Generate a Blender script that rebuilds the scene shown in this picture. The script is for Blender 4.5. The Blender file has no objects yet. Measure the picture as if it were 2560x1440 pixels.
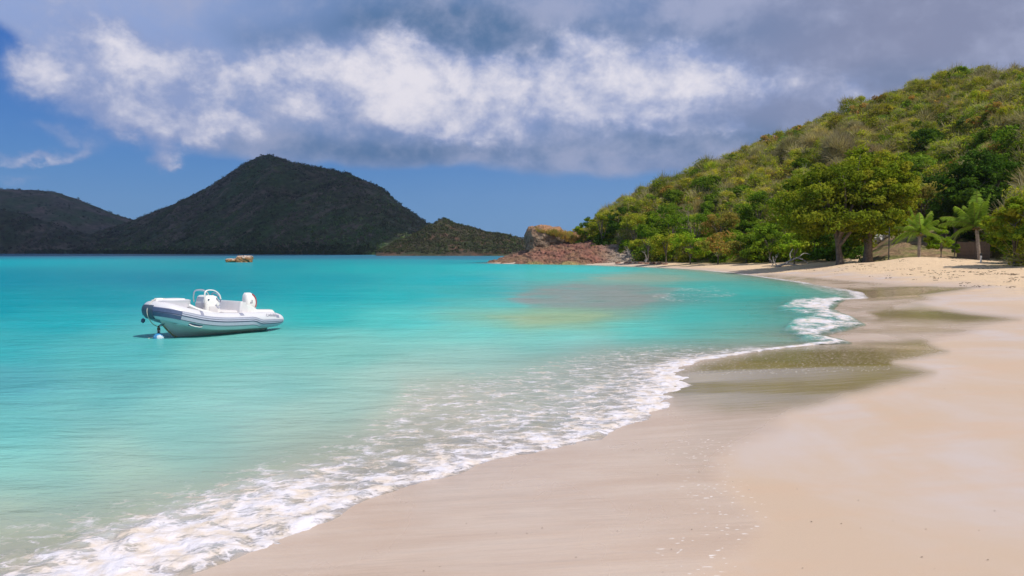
import bpy, bmesh, math, random
import numpy as np
from mathutils import Vector, Matrix

random.seed(7)
rng = np.random.default_rng(7)
R = math.radians
scene = bpy.context.scene
C = scene.collection

# ------------------------------------------------------------------ camera
F = 1900.0                     # focal length in pixels of the 2560 px wide photograph
CAMZ = 2.0
PITCH = math.atan(89.0 / F)
cd = bpy.data.cameras.new('camera')
cd.sensor_width = 36.0
cd.lens = 36.0 * F / 2560.0
cd.clip_start = 0.1
cd.clip_end = 30000.0
cam = bpy.data.objects.new('camera', cd)
C.objects.link(cam)
cam.location = (0, 0, CAMZ)
cam.rotation_euler = (math.pi / 2 - PITCH, 0, 0)
scene.camera = cam

CP, SP = math.cos(PITCH), math.sin(PITCH)


def ray(px, py):
    a = (px - 1280.0) / F
    b = (720.0 - py) / F
    return np.array([a, CP + b * SP, -SP + b * CP])


def at_z(px, py, z=0.0):
    d = ray(px, py)
    t = (z - CAMZ) / d[2]
    return np.array([d[0] * t, d[1] * t, z])


def at_d(px, py, dist):
    """point on the pixel's ray at ground distance dist"""
    d = ray(px, py)
    t = dist / math.hypot(d[0], d[1])
    return np.array([d[0] * t, d[1] * t, CAMZ + d[2] * t])


def proj(x, y, z):
    zc = z - CAMZ
    dep = np.maximum(y * CP - zc * SP, 1e-3)
    return 1280 + F * x / dep, 720 - F * (y * SP + zc * CP) / dep


# ------------------------------------------------------------------ light
SUN_EL, SUN_AZ = R(55), R(130)          # azimuth clockwise from +Y
sdir = Vector((math.sin(SUN_AZ) * math.cos(SUN_EL), math.cos(SUN_AZ) * math.cos(SUN_EL), math.sin(SUN_EL)))
sl = bpy.data.lights.new('sun', 'SUN')
sl.energy = 4.0
sl.angle = R(0.6)
sl.color = (1.0, 0.94, 0.85)
sun = bpy.data.objects.new('sun', sl)
C.objects.link(sun)
sun.rotation_euler = (-sdir).to_track_quat('-Z', 'Y').to_euler()
sun.location = (30, 10, 60)

vs = scene.view_settings
vs.view_transform = 'Standard'
vs.look = 'None'
vs.gamma = 1.0
vs.use_curve_mapping = False
vs.exposure = 0.05
scene.cycles.use_denoising = True
scene.cycles.max_bounces = 6
scene.cycles.diffuse_bounces = 3
scene.cycles.glossy_bounces = 3
scene.cycles.transparent_max_bounces = 8
scene.cycles.transmission_bounces = 3
scene.cycles.caustics_reflective = False
scene.cycles.caustics_refractive = False


def lin(r, g, b):
    def f(c):
        c /= 255.0
        return c / 12.92 if c <= 0.04045 else ((c + 0.055) / 1.055) ** 2.4
    return (f(r), f(g), f(b))


# ------------------------------------------------------------------ node helper
class NT:
    def __init__(self, tree):
        self.t = tree
        self.n = tree.nodes
        self.l = tree.links

    def put(self, sock, v):
        if v is None:
            return
        if hasattr(v, 'is_linked') or isinstance(v, bpy.types.NodeSocket):
            self.l.new(v, sock)
        else:
            if sock.type == 'RGBA' and hasattr(v, '__len__') and len(v) == 3:
                v = (*v, 1.0)
            sock.default_value = v

    def node(self, typ, props=None, **inp):
        nd = self.n.new(typ)
        for k, v in (props or {}).items():
            setattr(nd, k, v)
        for k, v in inp.items():
            key = int(k[1:]) if k[0] == 'i' and k[1:].isdigit() else k.replace('_', ' ')
            self.put(nd.inputs[key], v)
        return nd

    def m(self, op, a, b=None, c=None, clamp=False):
        nd = self.n.new('ShaderNodeMath')
        nd.operation = op
        nd.use_clamp = clamp
        self.put(nd.inputs[0], a)
        if b is not None:
            self.put(nd.inputs[1], b)
        if c is not None:
            self.put(nd.inputs[2], c)
        return nd.outputs[0]

    def vm(self, op, a, b=None):
        nd = self.n.new('ShaderNodeVectorMath')
        nd.operation = op
        self.put(nd.inputs[0], a)
        if b is not None:
            self.put(nd.inputs[1], b)
        return nd.outputs['Value'] if op in ('DOT_PRODUCT', 'LENGTH') else nd.outputs[0]

    def mix(self, f, a, b, blend='MIX'):
        nd = self.n.new('ShaderNodeMix')
        nd.data_type = 'RGBA'
        nd.blend_type = blend
        self.put(nd.inputs['Factor'], f)
        self.put(nd.inputs[6], a)
        self.put(nd.inputs[7], b)
        return nd.outputs[2]

    def mr(self, v, a, b, c=0.0, d=1.0, smooth=True):
        nd = self.n.new('ShaderNodeMapRange')
        nd.interpolation_type = 'SMOOTHSTEP' if smooth else 'LINEAR'
        nd.clamp = True
        self.put(nd.inputs[0], v)
        for i, x in enumerate((a, b, c, d)):
            self.put(nd.inputs[i + 1], x)
        return nd.outputs[0]

    def noise(self, vec, scale, detail=4, rough=0.5, dist=0.0, out=0):
        nd = self.node('ShaderNodeTexNoise', Scale=scale, Detail=detail, Roughness=rough, Distortion=dist)
        if vec is not None:
            self.put(nd.inputs['Vector'], vec)
        return nd.outputs[out]

    def voro(self, vec, scale, feature='F1', rnd=1.0, out='Distance'):
        nd = self.node('ShaderNodeTexVoronoi', {'feature': feature}, Scale=scale, Randomness=rnd)
        self.put(nd.inputs['Vector'], vec)
        return nd.outputs[out]

    def scale(self, vec, s):
        return self.vm('MULTIPLY', vec, s)

    def attr(self, name, out='Fac'):
        return self.node('ShaderNodeAttribute', {'attribute_name': name}).outputs[out]

    def bump(self, h, dist, strength=1.0, normal=None):
        nd = self.node('ShaderNodeBump', Height=h, Distance=dist, Strength=strength)
        if normal is not None:
            self.put(nd.inputs['Normal'], normal)
        return nd.outputs[0]

    def pos(self):
        return self.node('ShaderNodeNewGeometry').outputs['Position']

    def obj(self):
        return self.node('ShaderNodeTexCoord').outputs['Object']


def new_mat(name):
    m = bpy.data.materials.new(name)
    m.use_nodes = True
    m.node_tree.nodes.clear()
    t = NT(m.node_tree)
    out = t.node('ShaderNodeOutputMaterial')
    return m, t, out


def simple_mat(name, col, rough=0.5, metal=0.0, spec=0.5, var=0.06, vscale=9.0, bump=0.0, bscale=60.0):
    m, t, out = new_mat(name)
    p = t.node('ShaderNodeBsdfPrincipled', Roughness=rough, Metallic=metal)
    p.inputs['Specular IOR Level'].default_value = spec
    n = t.noise(t.obj(), vscale, 5, 0.6)
    a = tuple(c * (1 - var) for c in col)
    b = tuple(min(1, c * (1 + var)) for c in col)
    t.put(p.inputs['Base Color'], t.mix(t.mr(n, 0.3, 0.7), a, b))
    if bump:
        t.put(p.inputs['Normal'], t.bump(t.noise(t.obj(), bscale, 4), bump))
    t.l.new(p.outputs[0], out.inputs[0])
    return m


# ------------------------------------------------------------------ world: sky with clouds
world = bpy.data.worlds.new('World')
scene.world = world
world.use_nodes = True
wt = NT(world.node_tree)
wt.n.clear()
wout = wt.node('ShaderNodeOutputWorld')
bg = wt.node('ShaderNodeBackground')
SKY_S = 0.1
bg.inputs['Strength'].default_value = SKY_S
wt.l.new(bg.outputs[0], wout.inputs[0])
sky = wt.node('ShaderNodeTexSky')
sky.sky_type = 'NISHITA'
sky.sun_disc = False
sky.sun_elevation = SUN_EL
sky.sun_rotation = SUN_AZ
sky.altitude = 0
sky.air_density = 1.3
sky.dust_density = 0.3
sky.ozone_density = 3.0
tc = wt.node('ShaderNodeTexCoord').outputs['Generated']
sx = wt.node('ShaderNodeSeparateXYZ')
wt.l.new(tc, sx.inputs[0])
az = wt.m('ARCTAN2', sx.outputs[0], sx.outputs[1])
el = wt.m('ARCSINE', sx.outputs[2])
cmb = wt.node('ShaderNodeCombineXYZ')
wt.l.new(az, cmb.inputs[0])
wt.l.new(el, cmb.inputs[1])
AE = cmb.outputs[0]


def azel(px, py):
    d = ray(px, py)
    d = d / np.linalg.norm(d)
    return math.atan2(d[0], d[1]), math.asin(d[2])


# direction warped by noise so that every cloud outline billows
dirn = wt.scale(tc, (1.0, 1.0, 1.3))
w1 = wt.vm('SUBTRACT', wt.noise(dirn, 7.0, 3, 0.5, out=1), (0.5, 0.5, 0.5))
w2 = wt.vm('SUBTRACT', wt.noise(dirn, 26.0, 5, 0.6, out=1), (0.5, 0.5, 0.5))
warp = wt.vm('ADD', wt.scale(w1, (0.06, 0.04, 0)), wt.scale(w2, (0.055, 0.045, 0)))
AEW = wt.vm('ADD', AE, warp)
AES = wt.vm('ADD', AE, wt.scale(w1, (0.09, 0.05, 0)))


def blob_sum(coord, blobs):
    """sum of soft elliptical puffs; blob = (px, py, half width, half height, tilt degrees, weight) in photo pixels"""
    acc = None
    for (px, py, rx, ry, tilt, wgt) in blobs:
        u, v = azel(px, py)
        mp = wt.node('ShaderNodeMapping', {'vector_type': 'TEXTURE'})
        wt.l.new(coord, mp.inputs['Vector'])
        mp.inputs['Location'].default_value = (u, v, 0)
        mp.inputs['Rotation'].default_value = (0, 0, -R(tilt))
        mp.inputs['Scale'].default_value = (rx / F, ry / F, 1)
        d2 = wt.vm('DOT_PRODUCT', mp.outputs[0], mp.outputs[0])
        g = wt.m('POWER', 0.5, d2)
        g = wt.m('MULTIPLY', g, wgt) if acc is None else wt.m('MULTIPLY_ADD', g, wgt, acc)
        acc = g
    return acc


blue = wt.mix(1.0, sky.outputs[0], (0.46, 0.82, 1.32, 1), 'MULTIPLY')


def cc(r, g, b, k=1.0):
    c = lin(r, g, b)
    e = 2 ** (-vs.exposure)
    return tuple(x / SKY_S * e * k for x in c)


# clear sky grades from a deep blue high up to a paler blue over the sea
g_el = wt.mr(el, 0.0, R(16))
clear = wt.mix(g_el, cc(100, 146, 200), cc(40, 98, 180))
clear = wt.mix(0.15, clear, blue)
# broad grey-lilac veil
veil_b = [(420, 30, 340, 120, 0, 0.9), (60, 20, 110, 60, 0, 0.7), (300, 150, 160, 80, 15, 0.5), (640, 260, 260, 110, 10, 1.1), (900, 60, 500, 150, 0, 1.3),
          (1500, 60, 500, 170, 0, 1.3), (2100, 80, 500, 220, 0, 1.5), (2500, 150, 400, 230, 0, 1.3),
          (1000, 330, 420, 62, 2, 1.15), (1500, 300, 450, 105, 3, 1.3), (1950, 280, 330, 110, -14, 1.0), (120, 385, 130, 24, 0, 0.35),
          (700, 395, 250, 24, 0, .35), (60, 270, 130, 18, 4, .22), (330, 370, 120, 22, 0, .35),
          (70, 270, 190, 80, 0, -1.5), (30, 170, 70, 60, 0, -.6), (10, 150, 60, 60, 0, -.6), (100, 460, 420, 60, 0, -1.2), (1200, 520, 1500, 78, 0, -1.5), (240, 225, 60, 30, 0, -.3)]
veil_n = wt.noise(dirn, 9.0, 5, 0.55)
veil_out = wt.m('MULTIPLY', wt.mr(wt.m('ABSOLUTE', az), 0.62, 0.9), 1.1)          # the deck goes on beyond the frame
veil_up = wt.m('MULTIPLY', wt.mr(el, R(17), R(30)), 1.1)
veil_f = wt.m('ADD', blob_sum(AES, veil_b), wt.m('MULTIPLY', wt.m('MAXIMUM', veil_out, veil_up), wt.mr(el, R(6), R(14))))
veil_f = wt.m('ADD', veil_f, wt.m('MULTIPLY', wt.m('SUBTRACT', veil_n, 0.5), 0.9))
veil_a = wt.mr(veil_f, 0.18, 1.0)
# the veil's own colour: slate in the middle, lilac right, pale blue-lilac left, blue-grey base
lr = wt.mr(az, azel(250, 300)[0], azel(1000, 300)[0])
lr2 = wt.mr(az, azel(1300, 300)[0], azel(2300, 300)[0])
vcol = wt.mix(lr, cc(150, 170, 215), cc(112, 140, 186))
vcol = wt.mix(lr2, vcol, cc(136, 143, 172))
slate = wt.mr(blob_sum(AES, [(1080, 60, 260, 60, -4, 1.0), (1330, 120, 230, 60, 0, 0.8), (1000, 372, 560, 34, 0, 0.8), (1800, 70, 260, 60, 0, 0.4), (640, 90, 90, 40, 0, .4), (1900, 350, 260, 50, 0, .6), (2280, 190, 160, 40, 0, .5)]), 0.1, 1.1)
vcol = wt.mix(wt.m('MULTIPLY', slate, 0.9), vcol, cc(82, 116, 156))
vn2 = wt.noise(dirn, 5.0, 6, 0.6)
wn_ = wt.noise(dirn, 17.0, 5, 0.6, 0.2)
vcol = wt.mix(wt.mr(wt.m('ADD', vn2, wt.m('MULTIPLY', wt.m('SUBTRACT', wn_, .5), .6)), 0.36, 0.72, 0.0, 0.75), vcol, cc(172, 178, 206))
# white sunlit masses
white_b = [(110, 165, 62, 50, 35, 1.0), (290, 95, 60, 50, 0, 1.0), (360, 145, 130, 40, 22, 1.15), (455, 130, 50, 32, 0, .7),
           (620, 180, 62, 28, -4, 1.05), (320, 268, 150, 50, 10, 1.35), (385, 310, 90, 30, 10, .8), (560, 310, 62, 21, 6, .95),
           (405, 385, 26, 24, 0, .75), (420, 412, 26, 14, 0, .5), (455, 410, 14, 7, 0, .5), (135, 335, 62, 13, 6, .62), (125, 385, 60, 14, -6, .6), (40, 392, 70, 10, 0, .5), (215, 372, 30, 12, -20, .45), (50, 442, 52, 12, 0, .45),
           (780, 165, 110, 42, -8, .95), (850, 215, 200, 58, 0, .62), (1035, 165, 70, 50, 25, 1.2), (1090, 235, 150, 68, 10, .95), (1240, 200, 90, 40, 0, .7), (740, 270, 55, 26, 0, .55),
           (1130, 330, 72, 30, 12, .95), (1060, 290, 100, 35, 20, .5), (1400, 215, 170, 40, 0, .85), (1330, 270, 120, 30, 10, .5),
           (1440, 100, 66, 44, 25, .95), (1530, 150, 80, 40, 20, .65), (1690, 150, 80, 42, 15, 1.15), (1650, 220, 170, 55, 0, .9), (1850, 215, 130, 30, 4, .85),
           (1560, 300, 150, 40, 4, .6), (1640, 335, 70, 14, 8, .55), (1830, 325, 46, 18, 4, .62), (1900, 335, 20, 10, 0, .3), (2150, 220, 60, 26, 0, .5), (2130, 235, 30, 14, 0, .3), (1290, 330, 55, 30, 20, .5), (1310, 385, 60, 14, 10, .32),
           (2560, 175, 120, 24, 0, .45), (590, 40, 60, 30, 20, .3), (1160, 40, 40, 20, 0, .1), (900, 90, 200, 20, 0, .12)]
wf = blob_sum(AEW, [(a, b, c * .98, d * 1.0, e, w * 1.02) for a, b, c, d, e, w in white_b] + [(950, 225, 350, 90, 0, .52), (1480, 225, 430, 95, 0, .56), (300, 170, 220, 70, 15, .12)])
wn = wn_
wn3 = wt.noise(dirn, 60.0, 5, 0.62)
gen = wt.m('MULTIPLY', wt.m('MAXIMUM', veil_out, veil_up), wt.mr(wt.noise(dirn, 3.2, 8, .58), 0.5, 0.75))
wf = wt.m('ADD', wf, wt.m('MULTIPLY', gen, wt.mr(el, R(4), R(12))))
det = wt.m('ADD', wt.m('MULTIPLY', wt.m('SUBTRACT', wn, 0.5), 0.85), wt.m('MULTIPLY', wt.m('SUBTRACT', wn3, 0.5), 0.35))
wff = wt.m('ADD', wf, wt.m('MULTIPLY', det, wt.mr(wf, 0.05, 0.5)))
white_a = wt.mr(wff, 0.16, 1.35)
tone = wt.m('ADD', wt.m('MULTIPLY', wt.m('SUBTRACT', wn, .5), 2.6), wt.m('MULTIPLY', wt.m('SUBTRACT', vn2, .5), 2.0))
tone = wt.m('ADD', tone, wt.m('MULTIPLY', wt.m('SUBTRACT', wn3, .5), 0.9))
tone = wt.m('ADD', tone, wt.m('MULTIPLY', wff, 0.55))
white_top = wt.mr(tone, 0.0, 1.85)
wcol = wt.mix(white_top, cc(146, 162, 204), cc(238, 234, 242))
skyc = wt.mix(wt.m('MULTIPLY', veil_a, 0.96), clear, vcol)
skyc = wt.mix(wt.m('MULTIPLY', white_a, 0.94), skyc, wcol)
below = wt.mr(el, R(-1.5), R(-0.2))
skyc = wt.mix(below, cc(40, 110, 125), skyc)
wt.put(bg.inputs['Color'], skyc)
world.cycles.sampling_method = 'NONE'


# ------------------------------------------------------------------ numpy noise and shapes
_perm = np.random.default_rng(3).permutation(512).astype(np.int64)
_perm = np.concatenate([_perm, _perm, _perm])
_ang = np.random.default_rng(4).uniform(0, 2 * math.pi, 512)
_gx, _gy = np.cos(_ang), np.sin(_ang)


def perlin(x, y):
    xi = np.floor(x).astype(np.int64)
    yi = np.floor(y).astype(np.int64)
    xf, yf = x - xi, y - yi
    u = xf * xf * xf * (xf * (xf * 6 - 15) + 10)
    v = yf * yf * yf * (yf * (yf * 6 - 15) + 10)

    def g(ix, iy, fx, fy):
        h = _perm[(_perm[ix & 511] + iy) & 511]
        return _gx[h] * fx + _gy[h] * fy
    a = g(xi, yi, xf, yf)
    b = g(xi + 1, yi, xf - 1, yf)
    c = g(xi, yi + 1, xf, yf - 1)
    d = g(xi + 1, yi + 1, xf - 1, yf - 1)
    return (a + u * (b - a)) * (1 - v) + (c + u * (d - c)) * v


def fbm(x, y, oct=4, gain=0.5):
    s, a, t = 0.0, 1.0, 0.0
    for i in range(oct):
        s = s + a * perlin(x + 17.3 * i, y - 9.1 * i)
        t += a
        a *= gain
        x, y = x * 2.03, y * 2.03
    return s / t * 1.6


def ridged(x, y, oct=4):
    s, a, t = 0.0, 1.0, 0.0
    for i in range(oct):
        s = s + a * (1 - np.abs(perlin(x + 31.7 * i, y + 5.3 * i)) * 2.2)
        t += a
        a *= 0.5
        x, y = x * 2.07, y * 2.07
    return s / t


def sstep(a, b, x):
    t = np.clip((x - a) / (b - a), 0, 1)
    return t * t * (3 - 2 * t)


def poly_sdf(px, py, poly, closed=True):
    """signed distance, positive inside (closed) or plain distance (open)"""
    P = np.asarray(poly, float)
    n = len(P)
    d2 = np.full(px.shape, 1e18)
    inside = np.zeros(px.shape, bool)
    rngi = range(n if closed else n - 1)
    for i in rngi:
        a, b = P[i], P[(i + 1) % n]
        ex, ey = b - a
        wx, wy = px - a[0], py - a[1]
        t = np.clip((wx * ex + wy * ey) / (ex * ex + ey * ey + 1e-12), 0, 1)
        dx, dy = wx - t * ex, wy - t * ey
        d2 = np.minimum(d2, dx * dx + dy * dy)
        if closed:
            c = (a[1] > py) != (b[1] > py)
            xc = a[0] + (py - a[1]) / (ey if abs(ey) > 1e-12 else 1e-12) * ex
            inside ^= c & (px < xc)
    d = np.sqrt(d2)
    return np.where(inside, d, -d) if closed else d


def tagit(o, label=None, cat=None, group=None, kind=None):
    if label:
        o['label'] = label
    if cat:
        o['category'] = cat
    if group:
        o['group'] = group
    if kind:
        o['kind'] = kind
    return o


def mesh_np(name, verts, faces, mat=None, attrs=None, smooth=True, parent=None, link=True):
    """faces: (n,3) or (n,4) int array"""
    verts = np.asarray(verts, np.float32)
    faces = np.asarray(faces, np.int32)
    me = bpy.data.meshes.new(name)
    k = faces.shape[1]
    me.vertices.add(len(verts))
    me.vertices.foreach_set('co', verts.ravel())
    me.loops.add(faces.size)
    me.loops.foreach_set('vertex_index', faces.ravel())
    me.polygons.add(len(faces))
    me.polygons.foreach_set('loop_start', np.arange(0, faces.size, k, dtype=np.int32))
    me.polygons.foreach_set('loop_total', np.full(len(faces), k, np.int32))
    me.polygons.foreach_set('use_smooth', np.full(len(faces), smooth, bool))
    me.update(calc_edges=True)
    for an, av in (attrs or {}).items():
        av = np.asarray(av, np.float32)
        if av.ndim == 2:
            a = me.attributes.new(an, 'FLOAT_COLOR', 'POINT')
            if av.shape[1] == 3:
                av = np.concatenate([av, np.ones((len(av), 1), np.float32)], 1)
            a.data.foreach_set('color', av.ravel())
        else:
            a = me.attributes.new(an, 'FLOAT', 'POINT')
            a.data.foreach_set('value', av.ravel())
    if mat:
        me.materials.append(mat)
    if not link:
        return me
    o = bpy.data.objects.new(name, me)
    C.objects.link(o)
    if parent:
        o.parent = parent
    return o


def grid_faces(nr, nc, wrap=False):
    i = np.arange(nr - 1)[:, None]
    j = np.arange(nc if wrap else nc - 1)[None, :]
    j2 = (j + 1) % nc
    a = i * nc + j
    b = i * nc + j2
    c = (i + 1) * nc + j2
    d = (i + 1) * nc + j
    return np.stack([a, b, c, d], -1).reshape(-1, 4)


def empty(name, loc=(0, 0, 0), rz=0.0):
    o = bpy.data.objects.new(name, None)
    C.objects.link(o)
    o.location = loc
    o.rotation_euler = (0, 0, rz)
    o.empty_display_size = 0.2
    return o


# ------------------------------------------------------------------ the shoreline
SHORE_PX = [(400, 1440), (520, 1402), (640, 1372), (760, 1322), (880, 1252), (1000, 1215), (1100, 1190), (1200, 1157), (1300, 1130),
            (1400, 1112), (1490, 1093), (1570, 1055), (1640, 1012), (1635, 985), (1702, 957), (1655, 940), (1665, 925), (1740, 900),
            (1850, 885), (1930, 873), (2030, 862), (2112, 858), (2030, 840), (2080, 828), (2145, 813), (2110, 795), (2066, 778),
            (2078, 758), (2110, 749), (2172, 746), (2155, 730), (2080, 718), (2015, 706), (1930, 694), (1850, 683), (1760, 675),
            (1700, 671), (1640, 668), (1560, 665), (1480, 662), (1400, 661), (1330, 660), (1260, 659), (1225, 657)]
shore = [at_z(*p)[:2] for p in SHORE_PX]
head_ext = [(-60, -60), (-14, -8), (-7.5, -1.2), (-4.6, 1.9), (-3.2, 3.4)]
tail_ext = [(-3.0, 160), (8, 170), (30, 190), (80, 250), (200, 420), (600, 900), (4000, 4000)]
LAND = head_ext + [tuple(p) for p in shore] + tail_ext + [(6000, 4000), (6000, -4000), (-60, -4000)]
LAND = np.array(LAND)
SHORE_LINE = np.array(head_ext + [tuple(p) for p in shore] + tail_ext)

# hill foot distance, ridge distance and ridge silhouette by photograph column
HX = np.array([1150, 1400, 1480, 1560, 1640, 1740, 1860, 1960, 2100, 2185, 2250, 2400, 2470, 2560, 2900, 4200])
H_FOOT = np.array([150, 146, 140, 129, 119, 109, 100, 93, 85, 97, 99, 97, 84, 63, 55, 50.])
H_RIDGE = np.array([160, 155, 154, 156, 160, 165, 172, 178, 182, 181, 180, 172, 168, 160, 150, 140.])
H_SIL = np.array([640, 640, 552, 504, 480, 435, 394, 358, 308, 286, 264, 222, 224, 232, 225, 210.])   # ground line, shrubs stand above


def px_of_az(x, y):
    return 1280 + F * x / np.maximum(y, 1e-3)


def hill_h(x, y):
    r = np.hypot(x, y)
    px = np.where(y > 1, px_of_az(x, np.maximum(y, 1.0)), 9000)
    px = np.clip(px, 0, 4200)
    rf = np.interp(px, HX, H_FOOT)
    rr = np.interp(px, HX, H_RIDGE)
    etop = np.maximum((631.0 - np.interp(px, HX, H_SIL)) / F, 0) / np.sqrt(1 + ((px - 1280) / F) ** 2)
    top = etop * rr
    t = np.clip((r - rf) / (rr - rf), 0, 2.2)
    prof = np.where(t < 1, np.sin(np.clip(t, 0, 1) * math.pi / 2) ** 1.1 * (r / rr), 1 - 0.35 * (t - 1) ** 1.3)
    back = sstep(300, 700, r)
    h = top * prof * (1 - back) * sstep(1330, 1470, px)
    h = h + fbm(x / 14, y / 14, 3) * 1.2 * np.clip(t * 3, 0, 1) * (top > 3)
    return np.where(r > rf, h, 0.0), t


def shore_sd(x, y):
    return poly_sdf(x, y, LAND)


def ground_h(x, y, sd=None):
    if sd is None:
        sd = shore_sd(x, y)
    r = np.hypot(x, y)
    s = np.maximum(sd, 0)
    far = sstep(18, 45, r)
    slope = 0.075 + 0.035 * far
    lim = 1.7 + 0.25 * far
    land = lim * (1 - np.exp(-s * slope / lim)) * 1.03
    px = 1280 + F * x / np.maximum(y, 1.0)
    # berm of dry sand below the palms
    berm = 0.62 * np.exp(-((px - 2290) / 150.0) ** 2) * np.exp(-((r - 69) / 6.0) ** 2)
    berm = berm + 0.16 * np.exp(-((px - 2120) / 50.0) ** 2) * np.exp(-((r - 72) / 5.0) ** 2)
    berm = np.where(y > 5, berm, 0)
    dry = sstep(5, 11, s) * sstep(20, 32, r)
    land = land + berm + dry * (fbm(x / 2.6, y / 2.6, 4, 0.6) * 0.06 + fbm(x / 9, y / 9, 2) * 0.07)
    # swales in the smooth foreshore
    land = land + sstep(0.3, 3, s) * (1 - dry) * fbm(x / 5 + 3, y / 7, 2) * 0.035
    # brown rising ground behind the berm
    land = land + sstep(76, 100, r) * sstep(1900, 2200, px) * (y > 5) * 1.6
    hh, t = hill_h(x, y)
    land = land + hh
    d = np.maximum(-sd, 0)
    bed = -0.075 * d ** 0.95
    bed = np.maximum(bed, -6.0)
    return np.where(sd > 0, land, bed) - 0.0


def gz(x, y):
    return float(ground_h(np.array([float(x)]), np.array([float(y)]))[0])


# polar grid, fine in front of the camera
def polar(rs, fine=0.16, span=42):
    a1 = np.arange(-span, span + 1e-6, fine)
    a2 = np.concatenate([np.linspace(span, 360 - span, 70)[1:-1]])
    az_ = np.radians(np.concatenate([a1, a2]))
    rr, aa = np.meshgrid(rs, az_, indexing='ij')
    return rr, aa, rr * np.sin(aa), rr * np.cos(aa)


# ------------------------------------------------------------------ ground sheet (beach, sea bed, hillside)
rs = [0.4, 1.2, 2.2]
while rs[-1] < 260:
    rs.append(rs[-1] * (1.0105 if rs[-1] > 3 else 1.05) + 0.0)
rs += [300, 360, 450, 600, 900, 1400, 2200, 3100]
rr, aa, gx, gy = polar(np.array(rs), 0.18)
gxf, gyf, grf = gx.ravel(), gy.ravel(), rr.ravel()
sdg = shore_sd(gxf, gyf)
gzv = ground_h(gxf, gyf, sdg)
gpx, gpy = proj(gxf, gyf, gzv)
infront = gyf > 1.5
# edge of the swash, read off the photograph and laid on the sand
WET = [(-400, 1440), (1100, 2300), (1500, 1900), (1640, 1560), (1770, 1430), (1880, 1368), (1925, 1310), (1895, 1262), (1830, 1205), (1800, 1160), (1845, 1112),
       (1950, 1062), (1985, 1020), (2190, 972), (2330, 930), (2235, 908), (2370, 880), (2330, 858), (2460, 822), (2570, 800), (2560, 792), (2240, 770),
       (2350, 748), (2300, 738), (2480, 716), (2300, 712), (2120, 700), (2010, 690), (1890, 680), (1780, 670), (1640, 664), (1500, 640), (600, 640), (-400, 700)]
FILM = [(1650, 945), (1760, 905), (1940, 876), (2110, 862), (2300, 852), (2372, 878), (2240, 905), (2335, 930), (2190, 972), (2000, 1018), (1820, 1035), (1700, 1010), (1645, 985)]
FILM2 = [(2170, 780), (2300, 760), (2420, 782), (2550, 800), (2400, 808), (2200, 800)]
FILM3 = [(2120, 722), (2300, 716), (2430, 722), (2300, 745), (2180, 752)]
wob = fbm(gxf / 0.9, gyf / 2.2, 3) * 22 * np.clip(4.5 / np.maximum(grf, 4), 0.2, 1)
mfront = infront & (grf < 200)
wet = np.zeros(gxf.shape)
film = np.zeros(gxf.shape)
fleck = np.zeros(gxf.shape)
ix = np.where(mfront)[0]
yscale = np.clip((gpy[ix] - 625) / 300, 0.05, 2)
wsd = poly_sdf(gpx[ix], gpy[ix], WET)
wet[ix] = sstep(-22, 24, (wsd / yscale) + wob[ix] * 1.2)
for poly, wgt in ((FILM, 1.0), (FILM2, 0.8), (FILM3, 0.7)):
    f_ = poly_sdf(gpx[ix], gpy[ix], poly)
    film[ix] = np.maximum(film[ix], wgt * sstep(-16, 26, f_ / yscale + wob[ix]))
lip = np.exp(-((wsd - 55 * np.clip(yscale, .2, 1)) / (60 * np.clip(yscale, .1, 1))) ** 2)
fl = poly_sdf(gpx[ix], gpy[ix], [(1560, 1190), (1800, 1160), (1930, 1310), (1880, 1375), (1740, 1440), (1500, 1440), (1700, 1330)])
fleck[ix] = np.maximum(lip * 0.8 * (gpy[ix] > 1100), 0)
f2 = poly_sdf(gpx[ix], gpy[ix], [(1700, 905), (2300, 862), (2360, 880), (2200, 925), (1700, 935)])
fleck[ix] = np.maximum(fleck[ix], 0.7 * sstep(-12, 10, f2))
f3 = poly_sdf(gpx[ix], gpy[ix], [(2200, 772), (2420, 764), (2380, 784), (2220, 786)])
fleck[ix] = np.maximum(fleck[ix], 0.7 * sstep(-4, 4, f3))
dry = sstep(3.2, 6.5, sdg + fbm(gxf / 3, gyf / 3, 3) * 2.0) * sstep(24, 40, grf) * (1 - wet)
dry = np.where(grf > 70, 1.0, dry)
hh_, ht_ = hill_h(gxf, gyf)
soil = sstep(-0.03, 0.02, (ht_)) * (np.hypot(gxf, gyf) > 40)
rfoot = np.interp(np.clip(px_of_az(gxf, np.maximum(gyf, 1)), 0, 4200), HX, H_FOOT)
soil = sstep(-5.0, 0.0, grf - rfoot + fbm(gxf / 2, gyf / 2, 3) * 2)
soil = np.where((sdg > 0), soil, 0)
soil = np.where(gyf < 5, sstep(45, 60, grf) * (sdg > 0), soil)

gm, t, out = new_mat('beach_sand')
P = t.pos()
nL = t.noise(t.scale(P, (1.0, 0.55, 1.0)), 0.55, 5, 0.55, 0.4)
nM = t.noise(t.scale(P, (0.6, 2.2, 1.0)), 0.9, 6, 0.6, 0.5)
nS = t.noise(P, 30.0, 5, 0.7)
nG = t.noise(P, 400.0, 2, 0.6)
damp = t.mix(t.mr(nL, 0.36, 0.66), lin(203, 181, 162), lin(205, 192, 188))  # damp sand; the pale lavender blotches paint in reflected sky
damp = t.mix(t.mr(nM, 0.46, 0.70, 0, 0.45), damp, lin(208, 178, 154))
wetc = t.mix(t.mr(nM, 0.3, 0.7), lin(204, 180, 161), lin(214, 194, 178))
dryc = t.mix(t.mr(nS, 0.3, 0.75), lin(226, 198, 164), lin(240, 214, 184))
dryc = t.mix(t.mr(t.noise(t.scale(P, (0.5, 1, 1)), 1.6, 6, 0.7), 0.52, 0.72, 0, 0.35), dryc, lin(190, 160, 128))
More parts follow.
